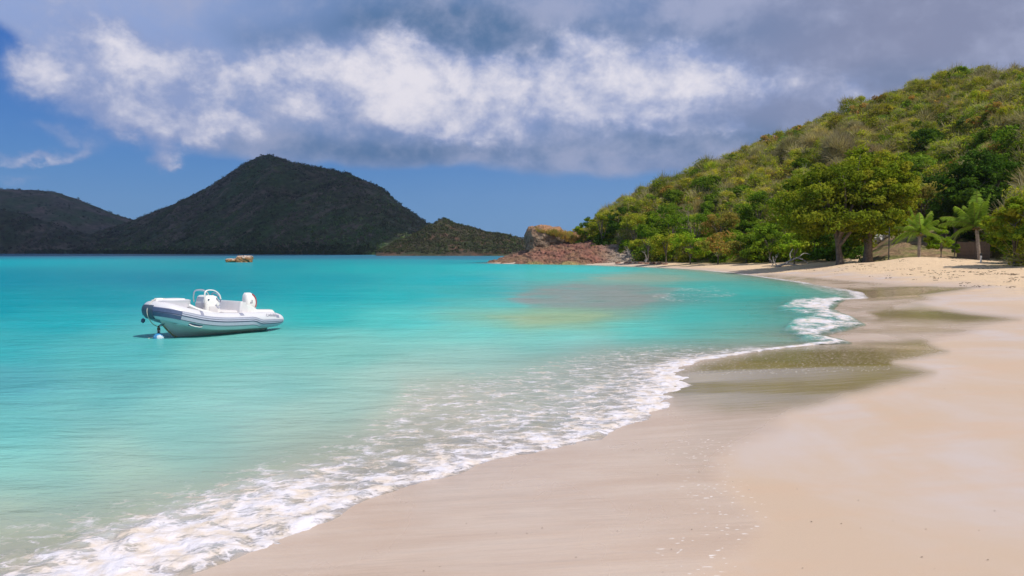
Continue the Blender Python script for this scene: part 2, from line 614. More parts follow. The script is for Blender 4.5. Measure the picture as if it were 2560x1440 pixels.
soilc = t.mix(t.mr(t.noise(P, 0.5, 6, 0.7), 0.35, 0.7), lin(132, 116, 66), lin(108, 112, 48))
a_wet, a_film, a_dry, a_soil, a_fl = (t.attr(n) for n in ('wet', 'film', 'dry', 'soil', 'fleck'))
col = t.mix(a_dry, damp, dryc)
col = t.mix(a_wet, col, wetc)
col = t.mix(t.m('MULTIPLY', a_film, 0.85), col, lin(150, 134, 84))  # olive of the mirrored hill painted into the wet film's colour
grain = t.mr(nG, 0.3, 0.7, 0.93, 1.05)
gcomb = t.node('ShaderNodeCombineColor')
for i in range(3):
    t.put(gcomb.inputs[i], grain)
col = t.mix(1.0, col, gcomb.outputs[0], 'MULTIPLY')
col = t.mix(a_soil, col, soilc)
# bubbles left by the swash
fv = t.voro(t.vm('ADD', t.scale(P, (0.55, 0.9, 1)), t.scale(t.noise(P, 6, 2, out=1), (0.1, 0.1, 0))), 24.0)
fn = t.noise(t.scale(P, (.7, 1.4, 1)), 3.2, 4, 0.7)
fm = t.m('MULTIPLY', t.mr(fv, 0.22, 0.12), t.mr(t.m('ADD', fn, t.m('MULTIPLY', a_fl, 0.30)), 0.50, 0.62))
fm = t.m('MULTIPLY', fm, t.mr(a_fl, 0.05, 0.3))
col = t.mix(t.m('MULTIPLY', fm, 0.7), col, lin(240, 236, 238))
col = t.mix(1.0, col, (0.95, 0.925, 0.90, 1), 'MULTIPLY')
p = t.node('ShaderNodeBsdfPrincipled')
t.put(p.inputs['Base Color'], col)
rgh = t.m('MULTIPLY_ADD', a_wet, -0.50, 0.82)
rgh = t.m('MULTIPLY_ADD', t.mr(nL, 0.40, 0.64), -0.16, rgh)
rgh = t.m('MULTIPLY_ADD', a_film, -0.32, rgh)
rgh = t.m('MAXIMUM', rgh, t.m('MULTIPLY', t.m('MAXIMUM', a_dry, t.m('MAXIMUM', a_soil, fm)), 0.92))
rgh = t.m('MAXIMUM', rgh, 0.06)
t.put(p.inputs['Roughness'], rgh)
t.put(p.inputs['Specular IOR Level'], t.m('MULTIPLY_ADD', a_film, 0.45, t.m('MULTIPLY_ADD', a_wet, 0.35, 0.22)))
h1 = t.m('MULTIPLY', t.noise(P, 3.2, 6, 0.65), t.m('MULTIPLY', a_dry, 0.16))
rip = t.m('MULTIPLY', t.noise(t.scale(P, (0.35, 3.0, 1)), 2.4, 4, 0.6), t.m('MULTIPLY', t.m('MULTIPLY_ADD', a_wet, 0.006, 0.002), t.m('MULTIPLY_ADD', a_film, -0.6, 1.0)))
rip = t.m('ADD', rip, t.m('MULTIPLY', nG, t.m('MULTIPLY_ADD', a_film, -0.0006, 0.0008)))
hsum = t.m('ADD', h1, rip)
hsum = t.m('ADD', hsum, t.m('MULTIPLY', t.noise(P, 1.2, 6, .7), t.m('MULTIPLY', a_soil, .5)))
t.put(p.inputs['Normal'], t.bump(hsum, 1.0))
t.l.new(p.outputs[0], out.inputs[0])
gv = np.stack([gxf, gyf, gzv], 1)
ground = mesh_np('sand_ground', gv, grid_faces(*gx.shape, wrap=True), gm, dict(wet=wet, film=film, dry=dry, soil=soil, fleck=fleck))
ground['kind'] = 'structure'
ground['label'] = 'pale beige beach sand running from wet swash edge up to the wooded hillside'

# ------------------------------------------------------------------ sea surface
rs = [1.5, 2.6]
while rs[-1] < 240:
    rs.append(rs[-1] * (1.0062 if rs[-1] < 30 else 1.012))
rs += [280, 340, 420, 520, 700, 1000, 1500, 2300, 3100]
rr, aa, wx, wy = polar(np.array(rs), 0.13)
wxf, wyf, wrf = wx.ravel(), wy.ravel(), rr.ravel()
sdw = shore_sd(wxf, wyf)
wpx, wpy = proj(wxf, wyf, np.zeros_like(wxf))
front = (wyf > 1.5) & (wrf < 200)
iw = np.where(front & (sdw < 3))[0]
foam = np.zeros(wxf.shape)
DENSE = [(-600, 1700), (-300, 1500), (0, 1392), (60, 1380), (200, 1322), (354, 1257), (470, 1215), (562, 1193), (654, 1162), (750, 1145), (840, 1118), (930, 1085), (1040, 1060), (1150, 1020),
         (1270, 985), (1370, 955), (1480, 925), (1600, 893), (1720, 870), (1850, 862), (1960, 868), (1990, 900), (1800, 960), (1740, 1000), (1660, 1060), (1500, 1130), (1300, 1160), (900, 1290), (760, 1360), (400, 1500), (0, 1700)]
LACE = [(-600, 1400), (-100, 1280), (0, 1262), (250, 1228), (480, 1180), (690, 1120), (860, 1055), (960, 990), (1000, 935), (1180, 918), (1390, 880), (1500, 858), (1640, 846), (1880, 848), (1960, 868),
        (1800, 960), (1740, 1000), (1500, 1130), (900, 1290), (0, 1700)]
WAVE = [(1945, 772), (1985, 750), (2040, 744), (2090, 741), (2110, 752), (2080, 776), (2120, 792), (2160, 814), (2095, 832), (2060, 842), (2125, 862), (2020, 853), (1965, 822), (1985, 802), (2035, 790), (1990, 784)]
TURB = [(1620, 735), (1700, 712), (1800, 712), (1860, 735), (1800, 762), (1700, 766), (1640, 755)]
TAIL = [(1985, 700), (2160, 722), (2190, 750), (2100, 742), (2000, 715)]
ppx, ppy = wpx[iw], wpy[iw]
psc = np.clip((ppy - 625) / 300, 0.05, 3)


def zone(poly, a, b):
    return sstep(a, b, poly_sdf(ppx, ppy, poly) / psc)


nz = fbm(wxf[iw] / 0.8, wyf[iw] / 1.1, 4)
f_dense = zone(DENSE, -30, 45)
f_lace = zone(LACE, -20, 60)
dlev = np.interp(ppx, [300, 700, 1000, 1500, 1800], [0.84, 0.72, 0.50, 0.50, 0.60])
lead = np.exp(-((sdw[iw]) / 0.38) ** 2) * 0.30
f = np.maximum(f_lace * 0.40, f_dense * (dlev + lead + 0.24 * nz))
f = np.maximum(f, zone(WAVE, -30, 34) * np.clip(0.60 + 0.9 * fbm(wxf[iw] / 0.7, wyf[iw] / 1.6, 4), 0.2, 1))
f = np.maximum(f, 0.30 * zone(TURB, -30, 60) * (1 + fbm(wxf[iw] / 2.5, wyf[iw] / 4, 3)))
f = np.maximum(f, 0.36 * zone(TAIL, -12, 14))
edge = np.exp(-((sdw[iw] + 0.05) / 0.16) ** 2)
f = np.maximum(f, 0.85 * edge * (wrf[iw] < 19))
edge3 = np.exp(-((sdw[iw] + 0.15) / 0.30) ** 2) * sstep(17, 20, wrf[iw]) * (1 - sstep(34, 46, wrf[iw]))
f = np.maximum(f, edge3 * (0.7 + 0.4 * nz))
edge2 = np.exp(-((sdw[iw] + 0.3) / 0.5) ** 2) * sstep(20, 30, wrf[iw]) * (0.62 + 0.5 * fbm(wxf[iw] / 5, wyf[iw] / 9, 3))
f = np.maximum(f, np.clip(edge2, 0, .85))
foam[iw] = np.clip(f, 0, 1)
# surface height: small swell, lumps of foam, the little breaker
wz = np.zeros(wxf.shape)
deepf = sstep(0.5, 8, -sdw) * (wrf < 300)
wz += deepf * (0.018 * np.sin((wyf * 0.9 + wxf * 0.25) * 1.6 + fbm(wxf / 5, wyf / 5, 2) * 3) + 0.02 * fbm(wxf / 1.3, wyf / 0.8, 3))
lump = np.clip(fbm(wxf / 0.36, wyf / 0.34, 4, 0.5) + 0.25, 0, 1.5)
near = np.clip(1.2 - wrf / 22, 0.25, 1)
lump2 = np.clip(fbm(wxf / 0.13, wyf / 0.13, 3, 0.5), -.6, 1)
wz[iw] += foam[iw] ** 2 * (lump[iw] * 0.070 + lump2[iw] * 0.016) * near[iw] + foam[iw] * 0.010
wv = zone(WAVE, -18, 8)
wz[iw] += wv * (0.05 + 0.09 * np.clip(nz, 0, 1))
wz[iw] -= 0.004
bed = ground_h(wxf, wyf, sdw)
depth = np.maximum(wz - bed, 0)
# body colour of the water by place, with some surface reflection painted in
WC = [(0, 634, 70, 135, 160), (800, 641, 40, 140, 158), (1200, 645, 40, 140, 160), (0, 652, 10, 172, 180), (600, 665, 0, 160, 168), (1100, 655, 0, 165, 172), (1000, 672, 5, 178, 176), (1200, 668, 20, 188, 184),
      (1450, 675, 50, 200, 192), (0, 700, 0, 146, 160), (400, 700, 0, 140, 156), (800, 700, 0, 162, 168), (1100, 700, 0, 178, 178), (1400, 690, 70, 190, 178), (1700, 690, 95, 186, 168),
      (0, 760, 0, 152, 160), (250, 745, 0, 150, 158), (560, 720, 0, 150, 160), (800, 740, 0, 165, 168), (1000, 740, 20, 176, 174), (1200, 730, 40, 172, 165), (1250, 760, 80, 190, 178),
      (150, 800, 25, 165, 168), (800, 790, 40, 178, 172), (1000, 800, 80, 196, 185), (1200, 830, 110, 204, 188), (1400, 840, 115, 208, 192), (1600, 830, 90, 205, 190),
      (1750, 790, 60, 188, 176), (1900, 790, 60, 186, 172), (1900, 740, 45, 178, 165), (1700, 740, 40, 165, 155), (2000, 720, 80, 185, 165), (1850, 830, 110, 200, 182),
      (1420, 740, 128, 150, 140), (1540, 735, 135, 145, 135), (1640, 745, 122, 146, 136), (1360, 745, 110, 162, 150), (1500, 762, 130, 152, 140), (1560, 695, 135, 175, 155), (1660, 694, 150, 165, 140), (1350, 797, 150, 178, 132), (1450, 793, 140, 176, 132), (1270, 795, 130, 184, 150),
      (1750, 715, 60, 178, 165), (0, 860, 55, 170, 170), (300, 870, 80, 178, 172), (600, 880, 115, 190, 175), (900, 880, 125, 196, 180), (1200, 890, 160, 208, 190), (1450, 870, 150, 208, 192),
      (0, 960, 85, 168, 170), (300, 980, 100, 176, 170), (700, 980, 130, 192, 180), (1000, 960, 165, 204, 186), (0, 1080, 105, 186, 178), (400, 1080, 135, 196, 182), (750, 1060, 170, 202, 182), (0, 1180, 125, 196, 182), (350, 1170, 165, 202, 180), (0, 1260, 180, 204, 178), (1100, 1000, 190, 202, 180)]
WC = np.array(WC, float)
wl = np.array([lin(*c[2:]) for c in WC])
wxy = np.array([[c[0], 0] for c in WC])


def ly(y):
    return np.log(np.maximum(y - 628, 3)) * 420


body = np.zeros((len(wxf), 3))
qx = np.clip(np.where(wyf > 1.5, wpx, 0), -200, 2300)
qy = np.where(wyf > 1.5, np.clip(wpy, 632, 1500), 1260)
qx = qx + fbm(wxf / 6, wyf / 3, 3) * 60
qy = ly(qy + fbm(wxf / 9 + 5, wyf / 4, 3) * 0.05 * (qy - 625))
ws = np.zeros(len(wxf))
for k in range(len(WC)):
    d2 = (qx - WC[k, 0]) ** 2 * 0.45 + (qy - ly(WC[k, 1])) ** 2 + 3500
    w_ = 1.0 / d2 ** 2
    ws += w_
    body += w_[:, None] * wl[k]
body /= ws[:, None]
nearw = sstep(15, 4, wrf) + sstep(60, 20, wrf) * .4
_w = wxf[iw]
_wob = fbm(wxf[iw] / 1.6, wyf[iw] / 3.0, 4) * 9
for pl, cr_, st in (([(1270, 748), (1340, 722), (1430, 708), (1600, 711), (1700, 720), (1660, 745), (1600, 767), (1450, 770), (1330, 766)], (140, 152, 142), .85),
                    ([(1470, 693), (1600, 684), (1715, 690), (1690, 702), (1520, 703)], (156, 176, 152), .7),
                    ([(1220, 791), (1330, 782), (1530, 784), (1480, 802), (1300, 812)], (165, 186, 140), .6)):
    w_ = st * sstep(-7, 9, poly_sdf(ppx, ppy, pl) + _wob * np.clip(psc, .3, 1)) * (0.75 + 1.1 * fbm(wxf[iw] / 2.2, wyf[iw] / 2.6, 4))
    w_ = np.clip(w_, 0, 1)[:, None]
    body[iw] = body[iw] * (1 - w_) + np.array(lin(*cr_)) * w_
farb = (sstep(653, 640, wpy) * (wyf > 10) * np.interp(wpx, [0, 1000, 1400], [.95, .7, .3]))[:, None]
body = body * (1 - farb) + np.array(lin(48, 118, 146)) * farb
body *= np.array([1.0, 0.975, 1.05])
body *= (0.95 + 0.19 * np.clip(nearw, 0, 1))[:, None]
lz_ = (np.clip(f_lace, 0, 1) * 0.6)[:, None]
body[iw] = body[iw] * (1 - lz_) + np.array(lin(192, 188, 170)) * lz_

wm, t, out = new_mat('sea_water')
P = t.pos()
a_foam, a_dep = t.attr('foam'), t.attr('depth')
bodyc = t.attr('body', 'Color')
mott = t.noise(t.scale(P, (0.45, 1.0, 1)), 0.8, 5, 0.6, 0.3)
bodyc = t.mix(t.mr(mott, 0.35, 0.7, 0.0, 0.16), bodyc, t.mix(1.0, bodyc, (1.35, 1.22, 1.2, 1), 'MULTIPLY'))
# foam pattern
wq = t.vm('ADD', P, t.scale(t.noise(P, 2.5, 4, 0.6, out=1), (0.5, 0.5, 0)))
v1 = t.voro(t.scale(wq, (0.8, 1.25, 1)), 3.4, 'DISTANCE_TO_EDGE')
v2 = t.voro(t.scale(wq, (0.7, 1.25, 1)), 11.0, 'DISTANCE_TO_EDGE')
fnz = t.noise(t.scale(P, (0.8, 1.3, 1)), 4.0, 9, 0.66, 0.6)
lace = t.m('ADD', t.m('MULTIPLY', t.mr(v1, 0.0, 0.16, 1, 0), 0.26), t.m('MULTIPLY', t.mr(v2, 0.0, 0.18, 1, 0), 0.18))
pat = t.m('ADD', lace, t.m('MULTIPLY', t.m('SUBTRACT', fnz, 0.5), 1.9))
fa = t.mr(t.m('ADD', pat, t.m('MULTIPLY', a_foam, 1.22)), 0.52, 1.18)
fa = t.m('MULTIPLY', fa, t.mr(a_foam, 0.03, 0.30))
fa = t.m('MAXIMUM', fa, t.m('MULTIPLY', t.mr(a_foam, 0.32, 0.85), 0.5))
foamc = t.mix(t.mr(t.noise(P, 5.0, 5, .6), 0.32, 0.64), lin(216, 202, 190), lin(224, 220, 229))
# clear shallows show the sand, deeper water shows the body colour
opac = t.m('SUBTRACT', 1.0, t.m('POWER', 2.718, t.m('MULTIPLY', a_dep, -6.5)))
dif = t.node('ShaderNodeBsdfDiffuse')
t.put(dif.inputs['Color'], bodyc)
tr = t.node('ShaderNodeBsdfTransparent')
t.put(tr.inputs['Color'], (0.93, 0.95, 0.92, 1))
mx = t.node('ShaderNodeMixShader')
t.put(mx.inputs[0], opac)
t.l.new(tr.outputs[0], mx.inputs[1])
t.l.new(dif.outputs[0], mx.inputs[2])
b1 = t.noise(t.scale(P, (0.5, 1.25, 1)), 1.7, 6, 0.62, 0.5)
b2 = t.noise(t.scale(P, (0.4, 1.2, 1)), 7.0, 5, 0.6, 0.3)
b3 = t.noise(t.scale(P, (0.35, 1.0, 1)), 0.35, 4, 0.6)
hh = t.m('ADD', t.m('MULTIPLY', b1, 0.10), t.m('MULTIPLY', b2, 0.034))
hh = t.m('ADD', hh, t.m('MULTIPLY', b3, 0.35))
hh = t.m('ADD', hh, t.m('MULTIPLY', t.noise(t.scale(P, (0.45, 1.1, 1)), 24.0, 3, 0.6), 0.006))
hh = t.m('MULTIPLY', hh, t.mr(a_dep, 0.0, 0.5, 0.25, 1.0))
hh = t.m('MULTIPLY', hh, t.mr(a_foam, 0.1, 0.7, 1.0, 0.25))
nrm = t.bump(hh, 1.0)
gl = t.node('ShaderNodeBsdfGlossy', Roughness=0.08)
t.put(gl.inputs['Normal'], nrm)
t.put(dif.inputs['Normal'], nrm)
fr = t.node('ShaderNodeFresnel', IOR=1.33)
t.put(fr.inputs['Normal'], nrm)
ff = t.m('MINIMUM', t.m('MULTIPLY', fr.outputs[0], 0.75), 0.36)
mg = t.node('ShaderNodeMixShader')
t.put(mg.inputs[0], ff)
t.l.new(mx.outputs[0], mg.inputs[1])
t.l.new(gl.outputs[0], mg.inputs[2])
fd = t.node('ShaderNodeBsdfDiffuse')
t.put(fd.inputs['Color'], foamc)
fb = t.m('ADD', t.m('MULTIPLY', t.noise(P, 7.0, 5, 0.5, .3), 0.045), t.m('MULTIPLY', t.noise(P, 45.0, 4, 0.6), 0.003))
fb = t.m('ADD', fb, t.m('MULTIPLY', fa, 0.02))
t.put(fd.inputs['Normal'], t.bump(fb, 1.0, 0.9))
mf = t.node('ShaderNodeMixShader')
t.put(mf.inputs[0], fa)
t.l.new(mg.outputs[0], mf.inputs[1])
t.l.new(fd.outputs[0], mf.inputs[2])
t.l.new(mf.outputs[0], out.inputs[0])
wvt = np.stack([wxf, wyf, wz], 1)
fcs = grid_faces(*wx.shape, wrap=True)
keep = (sdw[fcs].min(1) < 2.0)
fcs = fcs[keep]
used = np.unique(fcs)
remap = np.full(len(wvt), -1)
remap[used] = np.arange(len(used))
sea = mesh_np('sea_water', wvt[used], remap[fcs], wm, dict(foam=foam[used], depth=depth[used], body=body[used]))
sea['kind'] = 'structure'
sea['label'] = 'turquoise sea with white foam washing onto the sand'


# ------------------------------------------------------------------ far hills
def vcol_mat(name, rough=0.9, bscale=0.0, bdist=0.0, vs_=0.2, attr='tint'):
    m, t, out = new_mat(name)
    p = t.node('ShaderNodeBsdfPrincipled', Roughness=rough)
    p.inputs['Specular IOR Level'].default_value = 0.15
    c = t.attr(attr, 'Color')
    n = t.noise(t.pos(), vs_, 8, 0.7)
    c = t.mix(t.mr(n, 0.3, 0.7), t.mix(1.0, c, (0.6, 0.6, 0.6, 1), 'MULTIPLY'), t.mix(1.0, c, (1.35, 1.35, 1.35, 1), 'MULTIPLY'))
    t.put(p.inputs['Base Color'], c)
    if bdist:
        t.put(p.inputs['Normal'], t.bump(t.noise(t.pos(), bscale, 6, 0.65), bdist))
    t.l.new(p.outputs[0], out.inputs[0])
    return m


mat_far = vcol_mat('scrub_slope', 0.95, 0.12, 5.0, 0.08)
mat_farbush = vcol_mat('far_bushes', 0.95, 0, 0, 0.5)


def far_hill(name, label, sil, foot, ridge, na, nr, power, amp, nscale, cols, back=0.5):
    """sil: photograph outline [(px, py)]; foot, ridge: ground distances [(px, r)]"""
    S = np.array(sil, float)
    px = np.linspace(S[0, 0], S[-1, 0], na)
    sy = np.interp(px, S[:, 0], S[:, 1])
    f0 = np.interp(px, *np.array(foot, float).T)
    r1 = np.interp(px, *np.array(ridge, float).T)
    tt = np.concatenate([np.linspace(0, 1, nr), 1 + np.linspace(0, 1, nr // 3)[1:]])
    T, PX = np.meshgrid(tt, px, indexing='ij')
    SY, F0, R1 = (np.broadcast_to(v, T.shape) for v in (sy, f0, r1))
    r = F0 + (R1 - F0) * T
    top = CAMZ + (631 - SY) / F * R1 / np.sqrt(1 + ((PX - 1280) / F) ** 2)
    top = np.maximum(top, -4)
    a = np.arctan((PX - 1280) / F)
    X, Y = r * np.sin(a), r * np.cos(a)
    prof = np.where(T < 1, np.power(np.clip(T, 0, 1), power) * (1 - .25 * np.clip(T, 0, 1) ** 2) / .75, 1 - back * (T - 1) ** 1.5)
    prof = np.where(T < 1, np.minimum(prof, 1.0), prof)
    z = -1.5 + (top + 1.5) * prof
    env = np.clip(T, 0, 1) * np.clip((1 - T) * 3 + 0.08, 0.08, 1)
    z = z + (ridged(X / nscale, Y / nscale * .6, 4) - 0.55) * amp * env
    z = z + fbm(X / (nscale * .09), Y / (nscale * .09), 3) * amp * 0.05 * np.clip(T * 6, 0, 1)
    xyz = np.stack([X, Y, z], -1).reshape(-1, 3)
    n1 = sstep(-0.3, 0.4, fbm(X / (nscale * .5), Y / (nscale * .5), 4)).ravel()[:, None]
    n2 = sstep(0.0, 0.5, fbm(X / (nscale * .22) + 9, Y / (nscale * .22), 4)).ravel()[:, None]
    ct = np.array(cols[0]) * (1 - n1) + np.array(cols[1]) * n1
    ct = ct * (1 - n2) + np.array(cols[2]) * n2
    o = mesh_np(name, xyz, grid_faces(*T.shape), mat_far, dict(tint=ct))
    tagit(o, label, kind='structure')
    return xyz, z, (X, Y, z, T)


ico_v = None


def ico():
    global ico_v
    if ico_v is None:
        bm = bmesh.new()
        bmesh.ops.create_icosphere(bm, subdivisions=1, radius=1)
        v = np.array([x.co[:] for x in bm.verts])
        f = np.array([[q.index for q in x.verts] for x in bm.faces])
        bm.free()
        ico_v = (v, f)
    return ico_v


def leaf_ball(n, rad, squash=0.8, size=0.35, seed=0):
    """loose ball of leaf-clump triangles"""
    g = np.random.default_rng(seed)
    d = g.normal(size=(n, 3))
    d /= np.linalg.norm(d, axis=1)[:, None]
    c = d * (rad * g.uniform(0.5, 1.0, n) ** 0.6)[:, None]
    c[:, 2] *= squash
    return c, d


def scatter_bushes(name, label, pts, sizes, cols, nleaf, mat, leaf, seed=1):
    """one mesh of many distant bushes, each a ball of small leaf faces"""
    g = np.random.default_rng(seed)
    n = len(pts)
    protos = [leaf_ball(nleaf, 1.0, 0.75, leaf, seed * 10 + i) for i in range(6)]
    V, T_, = [], []
    allc = []
    for i in range(n):
        c, d = protos[i % 6]
        a = g.uniform(0, 6.28)
        ca, sa = math.cos(a), math.sin(a)
        M = np.array([[ca, sa, 0], [-sa, ca, 0], [0, 0, 1]])
        cen = (c @ M) * sizes[i] * np.array([1, 1, g.uniform(0.8, 1.2)]) + pts[i] + np.array([0, 0, 0.35 * sizes[i]])
        nn = d @ M
        r1 = g.normal(size=nn.shape)
        u = np.cross(nn, r1)
        u /= np.linalg.norm(u, axis=1)[:, None] + 1e-9
        w = np.cross(nn, u) + nn * 0.5 * g.uniform(-1, 1, (len(nn), 1))
        s = leaf * sizes[i] * g.uniform(0.6, 1.4, (len(nn), 1))
        V.append(np.stack([cen - u * s, cen + u * s * 0.9 + w * s * 0.3, cen + w * s * 1.1], 1).reshape(-1, 3))
        lc = cols[i] * g.uniform(0.75, 1.25, (len(nn), 1))
        allc.append(np.repeat(lc, 3, axis=0))
    V = np.concatenate(V)
    allc = np.concatenate(allc)
    Fc = np.arange(len(V)).reshape(-1, 3)
    o = mesh_np(name, V, Fc, mat, dict(tint=allc), smooth=False)
    tagit(o, label, kind='stuff')
    return o


def pick_points(field, n, g, cond=None):
    X, Y, Z, T = field
    # cell-wise random points
    k = g.integers(0, X.size, n * 3)
    x, y, z, tt = X.ravel()[k], Y.ravel()[k], Z.ravel()[k], T.ravel()[k]
    ok = (tt > 0.004) & (tt < 1.05)
    if cond is not None:
        ok &= cond(x, y, z, tt)
    return np.stack([x, y, z], 1)[ok][:n], tt[ok][:n]


DG, DB, DO = (0.058, 0.092, 0.030), (0.115, 0.092, 0.062), (0.18, 0.135, 0.10)
SIL_M = [(150, 622), (200, 600), (300, 563), (345, 547), (400, 524), (450, 504), (520, 474), (560, 449), (590, 429), (620, 408), (645, 396), (665, 389), (680, 387), (700, 394), (740, 408), (790, 418), (835, 425), (858, 434),
         (870, 431), (882, 436), (890, 441), (920, 457), (960, 481), (1000, 513), (1030, 533), (1070, 560), (1130, 594), (1180, 622), (1240, 636)]
_, _, fieldM = far_hill('mountain', 'dark cone-shaped mountain across the bay with a pointed peak', SIL_M,
                        [(0, 1500), (500, 950), (960, 620), (1240, 560)], [(150, 1750), (680, 1500), (1070, 1150), (1240, 900)], 420, 200, 1.35, 46, 190, (DG, DB, DO))
SIL_L = [(-900, 520), (-400, 480), (-100, 473), (0, 473), (100, 477), (150, 483), (200, 499), (250, 519), (300, 538), (345, 551), (420, 580), (520, 612), (600, 634)]
_, _, fieldL = far_hill('far_hill', 'rounded dark hill at the left edge beyond the mountain foot', SIL_L,
                        [(-900, 1700), (600, 1700)], [(-900, 2400), (600, 2300)], 260, 100, 1.2, 45, 230, (DG, DB, DO))
SIL_S = [(-900, 520), (-400, 515), (-100, 520), (0, 524), (60, 534), (120, 554), (180, 576), (250, 598), (350, 618), (430, 632), (470, 636)]
_, _, fieldS = far_hill('low_spur', 'low olive spur in front of the rounded hill at the left', SIL_S,
                        [(-900, 1500), (0, 1450), (470, 1250)], [(-900, 1800), (470, 1500)], 260, 80, 1.2, 24, 170, ((0.05, 0.07, 0.025), DB, DO))
SIL_H = [(940, 640), (980, 622), (1010, 606), (1040, 588), (1065, 572), (1090, 562), (1112, 554), (1140, 562), (1180, 570), (1210, 582), (1250, 590), (1310, 607), (1350, 618), (1400, 628), (1440, 640)]
_, _, fieldH = far_hill('headland', 'low scrubby headland with reddish rock foot left of the near rocky point', SIL_H,
                        [(940, 440), (1440, 430)], [(940, 520), (1250, 540), (1440, 560)], 240, 90, 0.75, 14, 60, ((0.05, 0.06, 0.03), (0.08, 0.062, 0.045), (0.12, 0.07, 0.05)))
g = np.random.default_rng(11)


def scrub_cols(n, g, base=1.0):
    A = np.array([[0.045, 0.070, 0.022], [0.070, 0.085, 0.028], [0.085, 0.075, 0.045], [0.055, 0.060, 0.035]]) * base
    return A[g.integers(0, len(A), n)] * g.uniform(0.7, 1.3, (n, 1))


pM, tM = pick_points(fieldM, 8000, g)
szM = g.uniform(1.5, 3.3, len(pM)) * np.where(tM > 0.95, 1.0, 1.0)
band = tM < 0.10
szM[band] *= 1.3
cM = scrub_cols(len(pM), g, 1.5) * (1 + 1.0 * fbm(pM[:, 0] / 70, pM[:, 1] / 70, 3))[:, None].clip(.4, 2)
cM *= np.array([1, 1, 1]) * (1 - sstep(.1, .5, tM))[:, None] * np.array([-.1, .25, -.1]) + 1
cM[band] = np.array([0.04, 0.07, 0.022]) * g.uniform(.7, 1.2, (band.sum(), 1))
scatter_bushes('mountain_scrub', 'dark scrub covering the mountain slopes', pM, szM, cM, 16, mat_farbush, 0.42, 2)
pL, tL = pick_points(fieldL, 1600, g)
pS, tS = pick_points(fieldS, 1600, g)
pp = np.concatenate([pL, pS])
scatter_bushes('far_hill_scrub', 'dark scrub covering the rounded hill at the left', pp, g.uniform(2.0, 4.0, len(pp)), scrub_cols(len(pp), g), 20, mat_farbush, 0.42, 3)
pH, tH = pick_points(fieldH, 3600, g, lambda x, y, z, tt: (z > 1.6 + 2.5 * fbm(x / 20, y / 20, 3)))
scatter_bushes('headland_scrub', 'grey-green bushes covering the low headland', pH, g.uniform(0.6, 1.5, len(pH)), scrub_cols(len(pH), g, .8), 22, mat_farbush, 0.34, 4)
# shoreline mangroves at the mountain foot
mx_ = g.uniform(-100, 960, 900)
mr_ = np.interp(mx_, [0, 500, 960], [1500, 950, 625]) + g.uniform(4, 60, 900)
ma = np.arctan((mx_ - 1280) / F)
pm = np.stack([mr_ * np.sin(ma), mr_ * np.cos(ma), np.full(900, 0.2)], 1)
scatter_bushes('mangroves', 'dark green mangrove belt along the foot of the mountain', pm, g.uniform(0.0024, 0.0045, 900) * mr_, np.array([[0.03, 0.06, 0.02]]) * g.uniform(.6, 1.3, (900, 1)), 24, mat_farbush, 0.4, 5)

# cloud that shades the mountain (unseen, set above the frame for its shade)
cm_, t, out = new_mat('cloud_vapour')
dd = t.node('ShaderNodeBsdfDiffuse', Color=(0.9, 0.9, 0.92))
tl = t.node('ShaderNodeBsdfTranslucent', Color=(0.35, 0.36, 0.4))
mm = t.node('ShaderNodeMixShader', Fac=0.3)
t.l.new(dd.outputs[0], mm.inputs[1])
t.l.new(tl.outputs[0], mm.inputs[2])
t.l.new(mm.outputs[0], out.inputs[0])
bm = bmesh.new()
g = np.random.default_rng(5)
offx, offy = sdir.x / sdir.z, sdir.y / sdir.z
for i in range(150):
    mxx, myy = g.uniform(-1750, -90), g.uniform(560, 1950)
    if mxx > -0.17 * myy and myy < 1000:
        continue
    H = 1050 + g.uniform(-20, 60)
    rad = g.uniform(150, 240)
    if mxx > -330:
        rad = 110
    M = Matrix.Translation((mxx + offx * H, myy + offy * H, H)) @ Matrix.Diagonal((rad, rad, rad * 0.3, 1))
    bmesh.ops.create_icosphere(bm, subdivisions=2, radius=1, matrix=M)
me = bpy.data.meshes.new('cloud_bank')
bm.to_mesh(me)
bm.free()
me.materials.append(cm_)
o = bpy.data.objects.new('cloud_bank', me)
C.objects.link(o)
tagit(o, 'unseen cloud bank above the view that shades the mountain', kind='stuff')


# ------------------------------------------------------------------ swept tubes and lofts (numpy)
def catmull(pts, n):
    P = np.array(pts, float)
    P = np.vstack([2 * P[0] - P[1], P, 2 * P[-1] - P[-2]])
    outp = []
    for i in range(1, len(P) - 2):
        for k in range(n):
            u = k / n
            a, b, c, d = P[i - 1], P[i], P[i + 1], P[i + 2]
            outp.append(0.5 * ((2 * b) + (-a + c) * u + (2 * a - 5 * b + 4 * c - d) * u * u + (-a + 3 * b - 3 * c + d) * u ** 3))
    outp.append(P[-2])
    return np.array(outp)


